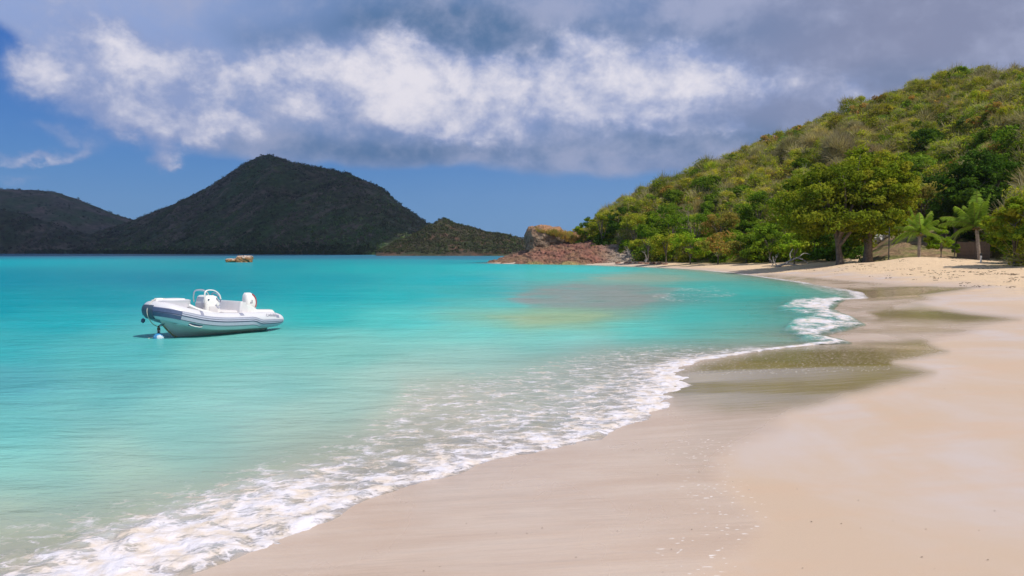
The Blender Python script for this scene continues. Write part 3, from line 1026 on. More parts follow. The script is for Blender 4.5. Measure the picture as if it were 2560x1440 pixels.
class MB:
    """collects shapes into one mesh"""
    def __init__(self):
        self.v, self.f, self.c, self.n = [], [], [], 0

    def add(self, v, f, col=None):
        v = np.asarray(v, float)
        self.v.append(v)
        for q in f:
            self.f.append(tuple(int(i) + self.n for i in q))
        if col is not None:
            self.c.append(np.tile(np.array(col, float)[:3], (len(v), 1)) if np.ndim(col) == 1 else np.asarray(col))
        self.n += len(v)
        return self

    def tube(self, path, rad, seg=8, cap=True, col=None, flat=1.0):
        P = np.asarray(path, float)
        n = len(P)
        rad = np.broadcast_to(rad, (n,))
        T = np.gradient(P, axis=0)
        T /= np.linalg.norm(T, axis=1)[:, None] + 1e-12
        up = np.array([0, 0, 1.0]) if abs(T[0][2]) < 0.9 else np.array([1.0, 0, 0])
        V = []
        nrm = np.cross(T[0], up)
        nrm /= np.linalg.norm(nrm)
        for i in range(n):
            nrm = nrm - T[i] * np.dot(nrm, T[i])
            nrm /= np.linalg.norm(nrm) + 1e-12
            b = np.cross(T[i], nrm)
            a = np.arange(seg) * 2 * math.pi / seg
            V.append(P[i] + rad[i] * (np.cos(a)[:, None] * nrm + np.sin(a)[:, None] * b * flat))
        V = np.concatenate(V)
        Fq = [tuple(q) for q in grid_faces(n, seg, True)]
        if cap:
            Fq += [tuple(range(seg))[::-1], tuple(range((n - 1) * seg, n * seg))]
        return self.add(V, Fq, col)

    def loft(self, rings, cap=True, closed=True, col=None):
        rings = np.asarray(rings, float)
        n, s = rings.shape[:2]
        Fq = [tuple(q) for q in grid_faces(n, s, closed)]
        if cap and closed:
            Fq += [tuple(range(s))[::-1], tuple(range((n - 1) * s, n * s))]
        return self.add(rings.reshape(-1, 3), Fq, col)

    def box(self, cx, cy, cz, sx_, sy_, sz_, rz=0.0, col=None):
        v = np.array([[x, y, z] for x in (-.5, .5) for y in (-.5, .5) for z in (-.5, .5)]) * [sx_, sy_, sz_]
        ca, sa = math.cos(rz), math.sin(rz)
        v = v @ np.array([[ca, sa, 0], [-sa, ca, 0], [0, 0, 1]]) + [cx, cy, cz]
        return self.add(v, [(0, 1, 3, 2), (4, 6, 7, 5), (0, 4, 5, 1), (2, 3, 7, 6), (0, 2, 6, 4), (1, 5, 7, 3)], col)

    def build(self, name, mat, parent=None, smooth=True, bevel=0.0, loc=None, sharp=40):
        me = bpy.data.meshes.new(name)
        V = np.concatenate(self.v)
        me.from_pydata([tuple(x) for x in V], [], self.f)
        me.materials.append(mat)
        if self.c:
            a = me.attributes.new('tint', 'FLOAT_COLOR', 'POINT')
            cc_ = np.concatenate(self.c)
            cc_ = np.concatenate([cc_, np.ones((len(cc_), 1))], 1).astype(np.float32)
            a.data.foreach_set('color', cc_.ravel())
        bm = bmesh.new()
        bm.from_mesh(me)
        bmesh.ops.recalc_face_normals(bm, faces=bm.faces)
        if bevel:
            es = [e for e in bm.edges if len(e.link_faces) == 2 and e.calc_face_angle(0) > 0.6]
            bmesh.ops.bevel(bm, geom=es, offset=bevel, segments=3, affect='EDGES', profile=0.6)
        bm.to_mesh(me)
        bm.free()
        if smooth:
            me.polygons.foreach_set('use_smooth', np.ones(len(me.polygons), bool))
            me.set_sharp_from_angle(angle=R(sharp))
        o = bpy.data.objects.new(name, me)
        C.objects.link(o)
        if parent:
            o.parent = parent
        if loc is not None:
            o.location = loc
        return o


def rrect(cx, cy, z, hx, hy, r, n=5):
    """rounded rectangle ring"""
    r = min(r, hx * 0.99, hy * 0.99)
    pts = []
    for (sx_, sy_, a0) in ((1, 1, 0), (-1, 1, 90), (-1, -1, 180), (1, -1, 270)):
        for k in range(n + 1):
            a = R(a0 + 90 * k / n)
            pts.append((cx + sx_ * (hx - r) + r * math.cos(a), cy + sy_ * (hy - r) + r * math.sin(a), z))
    return pts


# ------------------------------------------------------------------ foliage
def leaf_material(name, transl=0.42):
    m, t, out = new_mat(name)
    tint = t.attr('tint', 'Color')
    oc = t.node('ShaderNodeObjectInfo').outputs['Color']
    c = t.mix(1.0, tint, oc, 'MULTIPLY')
    c = t.mix(1.0, c, (1.48, 1.52, 1.15, 1), 'MULTIPLY')
    d = t.node('ShaderNodeBsdfDiffuse')
    t.put(d.inputs['Color'], c)
    tr_ = t.node('ShaderNodeBsdfTranslucent')
    t.put(tr_.inputs['Color'], t.mix(1.0, c, (1.25, 1.3, 0.6, 1), 'MULTIPLY'))
    x = t.node('ShaderNodeMixShader', Fac=transl)
    t.l.new(d.outputs[0], x.inputs[1])
    t.l.new(tr_.outputs[0], x.inputs[2])
    t.l.new(x.outputs[0], out.inputs[0])
    return m


mat_leaf = leaf_material('leaves')
mat_bark = simple_mat('bark', (0.17, 0.135, 0.105), 0.9, var=0.35, vscale=5, bump=0.05, bscale=14)
mat_greywood = simple_mat('weathered_wood', (0.36, 0.33, 0.31), 0.85, var=0.25, vscale=8, bump=0.02, bscale=30)
mat_tint = vcol_mat('tinted_rock', 0.9, 3.0, 0.25, 1.6)


def leaf_tris(cen, out_dir, size, g, aspect=1.0, quad=True):
    """two-triangle leaves: returns (n*4, 3) verts; folded quads"""
    n = len(cen)
    r1 = g.normal(size=(n, 3))
    nn = out_dir + 0.75 * g.normal(size=(n, 3))
    nn /= np.linalg.norm(nn, axis=1)[:, None] + 1e-9
    u = np.cross(nn, r1)
    u /= np.linalg.norm(u, axis=1)[:, None] + 1e-9
    w = np.cross(nn, u)
    s = size * g.uniform(0.55, 1.35, (n, 1))
    fold = nn * s * 0.25
    a = cen - u * s * aspect
    b = cen - w * s * 0.55 - fold
    c = cen + u * s * aspect * 0.9
    d = cen + w * s * 0.55 - fold
    return np.stack([a, b, c, d], 1).reshape(-1, 3)


def crown_arrays(kind, seed, rx=1.0, ry=1.0, rz_=0.8, clumps=46, per=46, leaf=0.085, crad=0.30, lo=-0.75, cols=None, lobes=0):
    """a crown made of leaf clumps spread over a lumpy ellipsoid"""
    g = np.random.default_rng(seed)
    d = g.normal(size=(clumps, 3))
    d /= np.linalg.norm(d, axis=1)[:, None]
    d[:, 2] = np.where(d[:, 2] < lo, -d[:, 2], d[:, 2])
    rad = g.uniform(0.45, 1.0, clumps) ** 0.5
    if lobes:
        # the crown is a group of smaller rounded heads with shade between them
        L = g.normal(size=(lobes, 3))
        L /= np.linalg.norm(L, axis=1)[:, None]
        L[:, 2] = np.where(L[:, 2] < (-0.95 if lobes > 20 else -0.6), -L[:, 2], L[:, 2])
        L *= g.uniform(0.50, 0.85, lobes)[:, None]
        lr_ = g.uniform(0.22, 0.40, lobes)
        k_ = g.integers(0, lobes, clumps)
        cen = (L[k_] + d * rad[:, None] * lr_[k_][:, None] * np.array([1.15, 1.15, .75])) * np.array([rx, ry, rz_])
    else:
        cen = d * rad[:, None] * np.array([rx, ry, rz_])
    cr = crad * g.uniform(0.55, 1.25, clumps)
    V, CL = [], []
    base = np.array(cols)
    for i in range(clumps):
        k = g.normal(size=(per, 3))
        k /= np.linalg.norm(k, axis=1)[:, None]
        rr_ = g.uniform(0.45, 1.05, per) ** 0.6
        cc_ = cen[i] + k * (cr[i] * rr_)[:, None] * np.array([1.1, 1.1, 0.72])
        if kind == 'twig':
            # bare twigs: long thin blades running outward
            dirs = k + d[i] * 0.9 + np.array([0, 0, 0.5])
            dirs /= np.linalg.norm(dirs, axis=1)[:, None]
            L = cr[i] * g.uniform(0.7, 1.5, (per, 1))
            side = np.cross(dirs, g.normal(size=(per, 3)))
            side /= np.linalg.norm(side, axis=1)[:, None]
            wd = 0.011
            a = cen[i] + k * cr[i] * 0.25
            q = np.stack([a - side * wd, a + side * wd, a + dirs * L + side * wd * 0.4, a + dirs * L - side * wd * 0.4], 1).reshape(-1, 3)
        else:
            q = leaf_tris(cc_, k * 0.8 + d[i] * 0.6 + np.array([0, 0, 0.25]), leaf, g)
        cb = base[g.integers(0, len(base))] * g.uniform(0.8, 1.2)
        lc = np.clip(cb * g.uniform(0.7, 1.3, (per, 1)), 0, 1)
        V.append(q)
        CL.append(np.repeat(lc, 4, axis=0))
    V, CL = np.concatenate(V), np.concatenate(CL)
    return V, CL


def quads(n):
    return np.arange(n).reshape(-1, 4)


def limb_mesh(seed, height, spread, trunk_r, n_limbs=5, lean=(0, 0), fork=0.35, flare=1.5):
    """tapered trunk with limbs that curve up into the crown"""
    g = np.random.default_rng(seed)
    mb = MB()
    hf = height * fork
    lx, ly_ = lean
    tp = [(0, 0, -0.3), (0.02, 0, 0.1), (lx * 0.3, ly_ * 0.3, hf * 0.5), (lx * 0.7, ly_ * 0.7, hf), (lx, ly_, height * 0.72)]
    P = catmull(tp, 4)
    tt = np.linspace(0, 1, len(P))
    mb.tube(P, trunk_r * (flare * np.exp(-tt * 9) + 1.0 - 0.75 * tt), 9)
    for i in range(n_limbs):
        a = 6.283 * i / n_limbs + g.uniform(-.4, .4)
        s = P[int(g.uniform(0.45, 0.8) * (len(P) - 1))]
        e = np.array([math.cos(a) * spread * g.uniform(.5, .9), math.sin(a) * spread * g.uniform(.5, .9), height * g.uniform(.65, .95)])
        mid = (s + e) / 2 + np.array([0, 0, height * 0.08]) + g.normal(size=3) * 0.05 * height
        Q = catmull([s, mid, e], 4)
        mb.tube(Q, np.linspace(trunk_r * 0.45, trunk_r * 0.08, len(Q)), 6)
        for k in range(2):
            s2 = Q[int(len(Q) * g.uniform(.4, .7))]
            e2 = s2 + g.normal(size=3) * spread * 0.3 + np.array([0, 0, spread * 0.3])
            mb.tube(np.linspace(s2, e2, 4), np.linspace(trunk_r * 0.18, trunk_r * 0.04, 4), 5)
    return mb


OLIVE = [(0.245, 0.255, 0.030), (0.200, 0.230, 0.028), (0.300, 0.275, 0.045)]
GREEN = [(0.105, 0.165, 0.018), (0.145, 0.200, 0.022), (0.085, 0.130, 0.018)]
DARKG = [(0.045, 0.090, 0.016), (0.065, 0.110, 0.018), (0.038, 0.072, 0.016)]
BRIGHT = [(0.190, 0.260, 0.024), (0.150, 0.220, 0.022), (0.225, 0.250, 0.030)]
DRY = [(0.270, 0.215, 0.160), (0.215, 0.180, 0.145), (0.320, 0.265, 0.200)]
RUST = [(0.290, 0.165, 0.065), (0.215, 0.175, 0.050), (0.170, 0.180, 0.042)]
PALETTE = dict(olive=OLIVE, green=GREEN, dark=DARKG, bright=BRIGHT, dry=DRY, rust=RUST)

# a few shared crown meshes of each kind
protos = {}
for ki, (kn, n_) in enumerate((('olive', 4), ('green', 3), ('dark', 2), ('bright', 2), ('dry', 3), ('rust', 2))):
    protos[kn] = []
    for v in range(n_):
        sd_ = 100 * ki + v
        if kn == 'dry':
            V1, C1 = crown_arrays('twig', sd_, clumps=60, per=46, crad=0.5, cols=DRY)
            V2, C2 = crown_arrays('leaf', sd_ + 50, clumps=34, per=12, leaf=0.05, crad=0.32, cols=[(0.22, 0.20, 0.06), (0.26, 0.21, 0.09)])
            V, CL = np.concatenate([V1, V2]), np.concatenate([C1, C2])
        elif kn == 'olive':
            V1, C1 = crown_arrays('leaf', sd_, clumps=70, per=44, leaf=0.058, crad=0.27, cols=OLIVE, rz_=0.85)
            V2, C2 = crown_arrays('twig', sd_ + 50, clumps=26, per=18, crad=0.45, cols=DRY)
            V, CL = np.concatenate([V1, V2]), np.concatenate([C1, C2])
        else:
            V, CL = crown_arrays('leaf', sd_, clumps=60, per=54, leaf=0.075, crad=0.27, cols=PALETTE[kn], rz_=0.85)
        V = V + np.array([0, 0, 0.62])
        protos[kn].append((mesh_np('crown_' + kn, V, quads(len(V)), mat_leaf, dict(tint=CL), smooth=False, link=False), V, CL))


# hill shrubs -------------------------------------------------------
g = np.random.default_rng(21)


def kind_at(px, tt, gg):
    """which shrub grows where: dry olive scrub high up, greener towards the foot"""
    u = gg.random()
    n = float(fbm(np.array([px / 130.0]), np.array([tt * 4.0]), 2)[0])
    if tt < 0.18:
        return 'green' if u < .42 else 'bright' if u < .58 else 'olive' if u < .78 else 'rust' if u < .90 else 'dark'
    if tt < 0.45:
        k = 'olive' if u < .45 + n * .3 else 'green' if u < .76 else 'dry' if u < .86 else 'rust' if u < .94 else 'dark'
    else:
        k = 'olive' if u < .74 + n * .2 else 'dry' if u < .85 else 'green' if u < .95 else 'rust'
    if 2000 < px < 2160 and 0.45 < tt < 0.70 and u > .6:
        k = 'dry'
    return k


KW = dict(olive='yellow-olive feathery', green='mid-green leafy', dark='dark green dense', bright='fresh bright green', dry='grey-brown leafless twiggy', rust='rusty brown-tipped')


def slope_pt(px, tt):
    px_ = float(np.clip(px, 1150, 4200))
    rf, rr_ = np.interp(px_, HX, H_FOOT), np.interp(px_, HX, H_RIDGE)
    r = rf + (rr_ - rf) * tt
    a = math.atan((px - 1280) / F)
    return r * math.sin(a), r * math.cos(a), r


placed = []
shrubs = []
tries = 0
while len(placed) < 285 and tries < 9000:
    tries += 1
    px = g.uniform(1440, 2640)
    tt = g.uniform(0.0, 1.03) ** 1.0
    x, y, r = slope_pt(px, tt)
    kind = kind_at(px, tt, g)
    rad = g.uniform(1.2, 2.1) * (1.0 + 0.35 * (tt < .25)) * (0.62 if px < 1500 else 0.8 if px < 1600 else 1)
    if kind == 'dark':
        rad *= 1.2
    ok = True
    for (qx_, qy_, qr) in placed:
        if (x - qx_) ** 2 + (y - qy_) ** 2 < (0.80 * (rad + qr)) ** 2:
            ok = False
            break
    if not ok:
        continue
    placed.append((x, y, rad))
    z = gz(x, y)
    me = protos[kind][g.integers(0, len(protos[kind]))][0]
    o = bpy.data.objects.new('hill_shrub', me)
    C.objects.link(o)
    o.location = (x, y, z - 0.15 * rad)
    sxy = rad * g.uniform(0.9, 1.15)
    o.scale = (sxy, sxy, rad * g.uniform(0.85, 1.25))
    o.rotation_euler = (g.uniform(-.15, .15), g.uniform(-.15, .15), g.uniform(0, 6.28))
    b = g.uniform(0.72, 1.28)
    o.color = (b * g.uniform(.9, 1.12), b, b * g.uniform(.8, 1.3), 1)
    shrubs.append((o, kind, min(6, int(tt * 7)), px))

from collections import defaultdict
ORD = ['first', 'second', 'third', 'fourth', 'fifth', 'sixth', 'seventh', 'eighth', 'ninth', 'tenth', 'eleventh', 'twelfth', 'thirteenth', 'fourteenth', 'fifteenth',
       'sixteenth', 'seventeenth', 'eighteenth', 'nineteenth', 'twentieth', 'twenty-first', 'twenty-second', 'twenty-third', 'twenty-fourth', 'twenty-fifth', 'twenty-sixth',
       'twenty-seventh', 'twenty-eighth', 'twenty-ninth', 'thirtieth', 'thirty-first', 'thirty-second', 'thirty-third', 'thirty-fourth', 'thirty-fifth', 'thirty-sixth', 'thirty-seventh', 'thirty-eighth', 'thirty-ninth', 'fortieth'] + [p + q for p in ('forty', 'fifty', 'sixty') for q in ('-first', '-second', '-third', '-fourth', '-fifth', '-sixth', '-seventh', '-eighth', '-ninth', '-tenth')]
BAND = ['at the foot of the hill', 'just above the hill foot', 'on the lower hillside', 'halfway up the hillside', 'on the upper hillside', 'just below the hill ridge', "along the hill's ridge"]
byk = defaultdict(list)
for rec in shrubs:
    byk[rec[1:3]].append(rec)
for (kn, bn), lst in byk.items():
    lst.sort(key=lambda q: q[3])
    for i, (o, _, _, px) in enumerate(lst):
        tagit(o, f'{ORD[i]} {KW[kn]} shrub from the left {BAND[bn]}', 'shrub', f'{KW[kn]} shrubs on the hill')

# undergrowth between them: nobody could count it
Vs, Cs = [], []
nfill = 1350
for i in range(nfill):
    px = g.uniform(1430, 3300) if i % 4 == 0 else g.uniform(1430, 2640)
    tt = g.uniform(-0.02, 1.06)
    x, y, r = slope_pt(px, tt)
    if tt < 0.03 and 2050 < px < 2480:
        continue
    kind = kind_at(px, tt, g)
    _, V, CL = protos[kind][g.integers(0, len(protos[kind]))]
    m_ = len(V) // 4
    sel = g.permutation(m_)[:340 if px < 2640 else 150]
    Vq = V.reshape(-1, 4, 3)[sel]
    Cq = CL.reshape(-1, 4, 3)[sel]
    cq = Vq.mean(1, keepdims=True)
    Vq = (cq + (Vq - cq) * (1.9 if px < 2640 else 2.4)).reshape(-1, 3)
    rad = g.uniform(0.9, 1.7) * (0.55 if px < 1500 else 0.8 if px < 1600 else 1)
    a = g.uniform(0, 6.28)
    ca, sa = math.cos(a), math.sin(a)
    Vq = Vq @ np.array([[ca, sa, 0], [-sa, ca, 0], [0, 0, 1]]) * rad * np.array([1, 1, g.uniform(.8, 1.1)])
    Vs.append(Vq + np.array([x, y, gz(x, y) - 0.2 * rad]))
    Cs.append(Cq.reshape(-1, 3) * g.uniform(0.7, 1.2))
Vs, Cs = np.concatenate(Vs), np.concatenate(Cs)
o = mesh_np('hill_undergrowth', Vs, quads(len(Vs)), mat_leaf, dict(tint=Cs), smooth=False)
tagit(o, 'low olive and brown undergrowth filling the gaps between the hill shrubs', kind='stuff')


# trees and bushes along the beach ----------------------------------
def foot_plant(name, label, cat, px, base_y, top_y, wpx, dist, kind, trunk=None, group=None, clumps=90, per=60, leafm=0.15, seed=1, lo=-0.6, crown_lo=None, tint=1.0, offx=0.0, cols=None, limbs=5):
    """photo columns and rows give width and height; the plant stands on the ground at dist"""
    a = math.atan((px - 1280) / F)
    x, y = dist * math.sin(a), dist * math.cos(a)
    z0 = gz(x, y)
    dep = y
    top = CAMZ + (631 - top_y) / F * dep
    H = top - z0
    W = wpx / F * dep / 2
    root = empty(name, (x, y, z0), seed * 1.7 % 6.28 if trunk is None else 0)
    cb = 0.05 * H if crown_lo is None else (CAMZ + (631 - crown_lo) / F * dep - z0)
    ch = (H - cb) / 2
    leaf = leafm
    V, CL = crown_arrays('leaf', 900 + seed, rx=W, ry=W * .9, rz_=ch, clumps=clumps, per=per, leaf=leaf, crad=(0.15 if clumps > 120 else 0.2) * min(W, ch * 1.6), lo=lo, cols=cols or PALETTE[kind], lobes=(40 if clumps > 200 else 14 if clumps > 100 else 9))
    V[:, 2] *= 0.93
    V = V + np.array([offx, 0, cb + ch])
    V[:, 2] = np.maximum(V[:, 2], 0.03)
    cr = mesh_np('crown', V, quads(len(V)), mat_leaf, dict(tint=CL * tint), smooth=False, parent=root)
    tr_r = trunk or max(0.05, H * 0.022)
    limb_mesh(seed, H * 0.92, W * .8, tr_r, limbs, lean=(offx * .6, 0)).build('trunk', mat_bark, root)
    tagit(root, label, cat, group)
    return root


foot_plant('beach_tree', 'broad spreading tree with thick pale trunk, left of the two big beach trees', 'tree', 2099, 634, 395, 285, 76, 'olive',
           trunk=0.38, clumps=330, per=80, leafm=0.16, seed=3, crown_lo=632, lo=-0.98, cols=[(0.13, 0.16, 0.018), (0.17, 0.185, 0.02), (0.10, 0.13, 0.016), (.18, .19, .025)], offx=-0.9, limbs=7)
foot_plant('beach_tree', 'tall spreading tree with dark forked trunk, right of the two big beach trees', 'tree', 2168, 627, 345, 222, 78, 'olive',
           trunk=0.52, clumps=360, per=80, leafm=0.16, seed=4, crown_lo=630, lo=-0.98, cols=[(0.15, 0.185, 0.018), (0.19, 0.205, 0.022), (0.12, 0.16, 0.016), (.21, .20, .025)], offx=0.3, limbs=8)
foot_plant('dark_tree', 'large dark green tree behind the right palm, reaching the picture edge', 'tree', 2470, 640, 385, 260, 88, 'dark', trunk=0.35, clumps=220, per=80, leafm=0.18, seed=5, lo=-0.9)
foot_plant('dark_tree', 'dark green tree between the two palms, behind the small round bush', 'tree', 2385, 640, 455, 130, 86, 'dark', trunk=0.25, clumps=130, per=70, leafm=0.17, seed=6, lo=-0.9)
foot_plant('brown_leaved_tree', 'olive-brown tree between the big beach tree and the dark trees', 'tree', 2300, 625, 445, 130, 96, 'rust', trunk=0.2, clumps=110, per=60, seed=7, cols=[(.15, .125, .04), (.19, .14, .045), (.11, .12, .03)], lo=-0.9)
foot_plant('sea_grape_bush', 'large yellow-green leafy bush at the right picture edge by the palm', 'bush', 2535, 650, 495, 130, 61, 'bright', clumps=130, per=60, leafm=0.13, seed=8, cols=[(.20, .23, .025), (.15, .20, .022), (.25, .24, .03)], lo=-0.95)
foot_plant('sea_grape_bush', 'small round bright bush between the two coconut palms', 'bush', 2352, 622, 562, 66, 74, 'bright', clumps=50, per=50, leafm=0.12, seed=9, lo=-0.95)
foot_plant('sea_grape_bush', 'low green bush just right of the small round bush by the palm', 'bush', 2385, 625, 600, 30, 72, 'green', clumps=22, per=34, leafm=0.10, seed=10, lo=-0.95)
BEACH = [
    (1985, 642, 575, 100, 85, 'bright', 'small bright yellow-green bush growing over the grey driftwood', 0),
    (2035, 640, 560, 80, 87, 'olive', 'olive bush between the driftwood and the left big tree', 0),
    (1925, 643, 552, 100, 93, 'green', 'mid-green bush left of the driftwood at the sand edge', 0),
    (1958, 640, 530, 80, 97, 'bright', 'bright green upright bush behind the driftwood bush', 0),
    (1865, 645, 585, 110, 98, 'green', 'dark-based green bush right of the rusty bush, at the sand', 0),
    (1795, 648, 575, 130, 100, 'rust', 'low rusty brown and green bush hanging over the sand', 0),
    (1800, 640, 512, 120, 107, 'rust', 'tall rounded rusty-crowned bush halfway along the cove', 0),
    (1725, 646, 580, 110, 104, 'bright', 'yellow-green bush left of the rusty bush, at the sand', 0),
    (1735, 640, 505, 110, 112, 'green', 'rounded deep-green tree behind the yellow-green bush', 0),
    (1665, 642, 575, 100, 109, 'olive', 'olive bush with shaded base above the pale rubble', 0),
    (1680, 635, 500, 110, 118, 'green', 'tall green tree left of the rounded deep-green tree', 0),
    (1620, 632, 555, 90, 116, 'green', 'green bush above the pale rock rubble', 0),
    (1585, 620, 530, 90, 131, 'olive', 'olive-green tree above the red rock slope', 0),
    (1545, 612, 505, 70, 136, 'dark', 'dark green tree standing above the red rock slope', 0),
    (1505, 606, 515, 74, 139, 'olive', 'yellow-green tree at the left end of the wood', 0),
    (1470, 604, 540, 62, 143, 'green', 'green-grey tree, last before the rocky point', 0),
    (1440, 604, 562, 48, 147, 'olive', 'low olive bush beside the cliff block', 0),
    (1895, 600, 470, 110, 113, 'green', 'large green tree on the low slope behind the cove bushes', 0),
    (2010, 600, 440, 120, 101, 'olive', 'yellow-olive tree behind and left of the big twin trees', 0),
    (1478, 614, 584, 46, 143, 'olive', 'small olive bush growing low on the red rock slope, leftmost there', 0),
    (1518, 614, 580, 52, 140, 'green', 'green bush growing down over the red rock slope', 0),
    (1558, 616, 588, 52, 134, 'green', 'green bush above the pale end of the red rock slope', 0),
    (1598, 625, 592, 56, 126, 'olive', 'olive bush where the rock slope meets the wooded hill', 0),
    (2250, 620, 470, 90, 97, 'rust', 'brown-green bush at the top of the brown bank beside the big tree', 0),
    (2325, 620, 500, 100, 98, 'green', 'green bush on top of the brown bank behind the shorter palm', 0),
    (2405, 620, 520, 90, 97, 'olive', 'olive bush on top of the bank between the palms and the fence', 0),
    (2600, 655, 470, 170, 59, 'green', 'green bush mostly beyond the right picture edge', 0),
]
for i, (px, by, ty, w, dist, kind, lab, _) in enumerate(BEACH):
    foot_plant('beach_bush', lab, 'bush', px, by, ty, w, dist, kind, clumps=75, per=52, leafm=0.145, seed=30 + i, lo=-0.97, tint=rng.uniform(.85, 1.15), group='bushes and trees edging the cove sand')


# coconut palms -----------------------------------------------------
mat_palmtrunk = simple_mat('palm_trunk', (0.30, 0.24, 0.19), 0.9, var=0.3, vscale=6, bump=0.03, bscale=20)
mat_frond = mat_leaf


def frond_mesh(seed, L, droop, lift):
    g = np.random.default_rng(seed)
    n = 26
    s = np.linspace(0, 1, n)
    P = np.stack([L * (s * np.cos(lift) * (1 - .12 * s * droop)), np.zeros(n), L * (s * np.sin(lift) - droop * s ** 2.2 * 0.55)], 1)
    mb = MB()
    cg = np.array([0.20, 0.28, 0.05])
    mb.tube(P, np.linspace(0.035, 0.008, n), 4, col=(0.24, 0.22, 0.08))
    V, Cc = [], []
    k = 0
    for side in (-1, 1):
        for i in range(2, 32):
            u = i / 33
            p = np.array([np.interp(u, s, P[:, j]) for j in range(3)])
            p2 = np.array([np.interp(min(u + .02, 1), s, P[:, j]) for j in range(3)])
            T = p2 - p
            T /= np.linalg.norm(T) + 1e-9
            ll = L * 0.18 * math.sin(math.pi * (0.12 + 0.85 * u)) ** 0.7 * g.uniform(.85, 1.1)
            out_ = np.array([0, side, 0]) * 0.8 + T * 0.75 + np.array([0, 0, -0.55 + 0.25 * g.normal() * .4])
            out_ /= np.linalg.norm(out_)
            wd = T * 0.013
            tip = p + out_ * ll + np.array([0, 0, -ll * 0.35])
            mid = p + out_ * ll * 0.5
            V += [p - wd, p + wd, mid + wd * 1.1, tip]
            c_ = cg * g.uniform(.7, 1.25)
            Cc += [c_] * 4
    V = np.array(V)
    mb.add(V, [tuple(q) for q in quads(len(V))], np.array(Cc))
    return mb


def palm(label, px, dist, crown_y, L, n, seed, lean=0.0, tint=1.0):
    a = math.atan((px - 1280) / F)
    x, y = dist * math.sin(a), dist * math.cos(a)
    z0 = gz(x, y)
    Hc = CAMZ + (631 - crown_y) / F * y - z0
    root = empty('coconut_palm', (x, y, z0))
    g = np.random.default_rng(seed)
    P = catmull([(0, 0, -0.2), (0.03, 0, 0.15), (lean * .4, 0, Hc * .5), (lean, 0, Hc)], 6)
    rr_ = 0.13 + 0.07 * np.exp(-np.linspace(0, 8, len(P))) + 0.006 * np.sin(np.arange(len(P)) * 2.5)
    MB().tube(P, rr_, 10).build('trunk', mat_palmtrunk, root)
    for i in range(n):
        lift = R([8, 35, 62, 20, 50, 75][i % 6] + g.uniform(-7, 7))
        droop = g.uniform(0.5, 1.3) * (0.6 if lift > R(55) else 1)
        fm_ = frond_mesh(seed * 40 + i, L * g.uniform(.8, 1.1), droop, lift).build('frond', mat_frond, root, smooth=False)
        fm_.location = (lean, 0, Hc)
        fm_.rotation_euler = (g.uniform(-.2, .2), 0, 2.39996 * i + g.uniform(-.2, .2))
        b = g.uniform(.75, 1.2) * tint
        fm_.color = (b, b, b, 1)
    # dry fibre and nuts under the crown
    mb = MB()
    for i in range(7):
        aa_ = i * 0.9
        mb.add(ico()[0] * 0.12 + [lean + .2 * math.cos(aa_), .2 * math.sin(aa_), Hc - 0.15 - .06 * (i % 2)], ico()[1], (0.2, 0.14, 0.05))
    mb.build('coconuts', mat_tint, root)
    tagit(root, label, 'palm tree')
    return root


palm('shorter coconut palm with drooping fronds in front of the bare brown bank', 2296, 73, 582, 2.9, 19, 2, 0.05, 1.0)
palm('taller coconut palm standing before the dark trees and the brown fence', 2446, 70, 566, 3.4, 21, 3, -0.25, 0.85)

# dead and bare trees ------------------------------------------------
def bare_tree(name, label, px, dist, H, seed, mat, lean=0.3):
    a = math.atan((px - 1280) / F)
    x, y = dist * math.sin(a), dist * math.cos(a)
    g = np.random.default_rng(seed)
    mb = MB()

    def br(p, d, L, r, depth):
        d = d / np.linalg.norm(d)
        q = p + d * L * 0.5 + g.normal(size=3) * L * 0.06
        e = p + d * L + g.normal(size=3) * L * 0.1
        mb.tube(catmull([p, q, e], 3), np.linspace(r, r * 0.55, 7), 5)
        if depth > 0:
            for _ in range(3):
                br(e if g.random() < .6 else q, d + g.normal(size=3) * 0.55 + np.array([0, 0, .15]), L * g.uniform(.5, .75), r * 0.5, depth - 1)
    br(np.array([0, 0, -0.1]), np.array([lean, 0, 1.0]), H * 0.42, 0.035 * H, 3)
    o = mb.build(name, mat, loc=(x, y, gz(x, y)))
    tagit(o, label, 'dead tree')
    return o


bare_tree('dead_tree', 'pale bare tree leaning above the red rock slope', 1578, 124, 3.2, 4, mat_greywood, -0.4)
bare_tree('dead_tree', 'grey leafless shrub with fanned branches above the pale rubble', 1612, 114, 2.6, 6, mat_greywood, 0.2)
bare_tree('dead_tree', 'small bare branch standing left of the driftwood', 1928, 83, 1.9, 8, mat_greywood, 0.5)

# driftwood -----------------------------------------------------------
a0 = at_z(1942, 652, 1.15)
dx_, dy_ = a0[0], a0[1]
zz = gz(dx_, dy_)
sc_ = dy_ / F
mb = MB()
rad_ = 0.12
for path, r in (([(0, 0, 0.05), (0.9, .2, .35), (1.7, .4, .75), (2.4, .5, 1.0)], .13), ([(1.0, .2, .35), (1.8, -.1, .25), (2.9, -.2, .15)], .08), ([(2.2, .4, .95), (2.9, .3, .7), (3.5, .2, .1)], .08),
                ([(0.1, 0, .1), (-.25, .2, .6), (-.3, .3, 1.1)], .06), ([(1.6, .35, .7), (1.5, .5, 1.3), (1.8, .5, 1.9)], .07), ([(2.4, .5, 1.0), (3.0, .7, 1.4), (3.7, .6, 1.3)], .06), ([(0.5, .1, .2), (.3, -.3, .1), (-.4, -.5, .05)], .06)):
    Q = catmull(path, 5)
    mb.tube(Q, np.linspace(r, r * .45, len(Q)), 7)
o = mb.build('driftwood', mat_greywood, loc=(dx_, dy_, zz))
tagit(o, 'grey weathered fallen tree lying on the sand edge under bushes', 'driftwood')


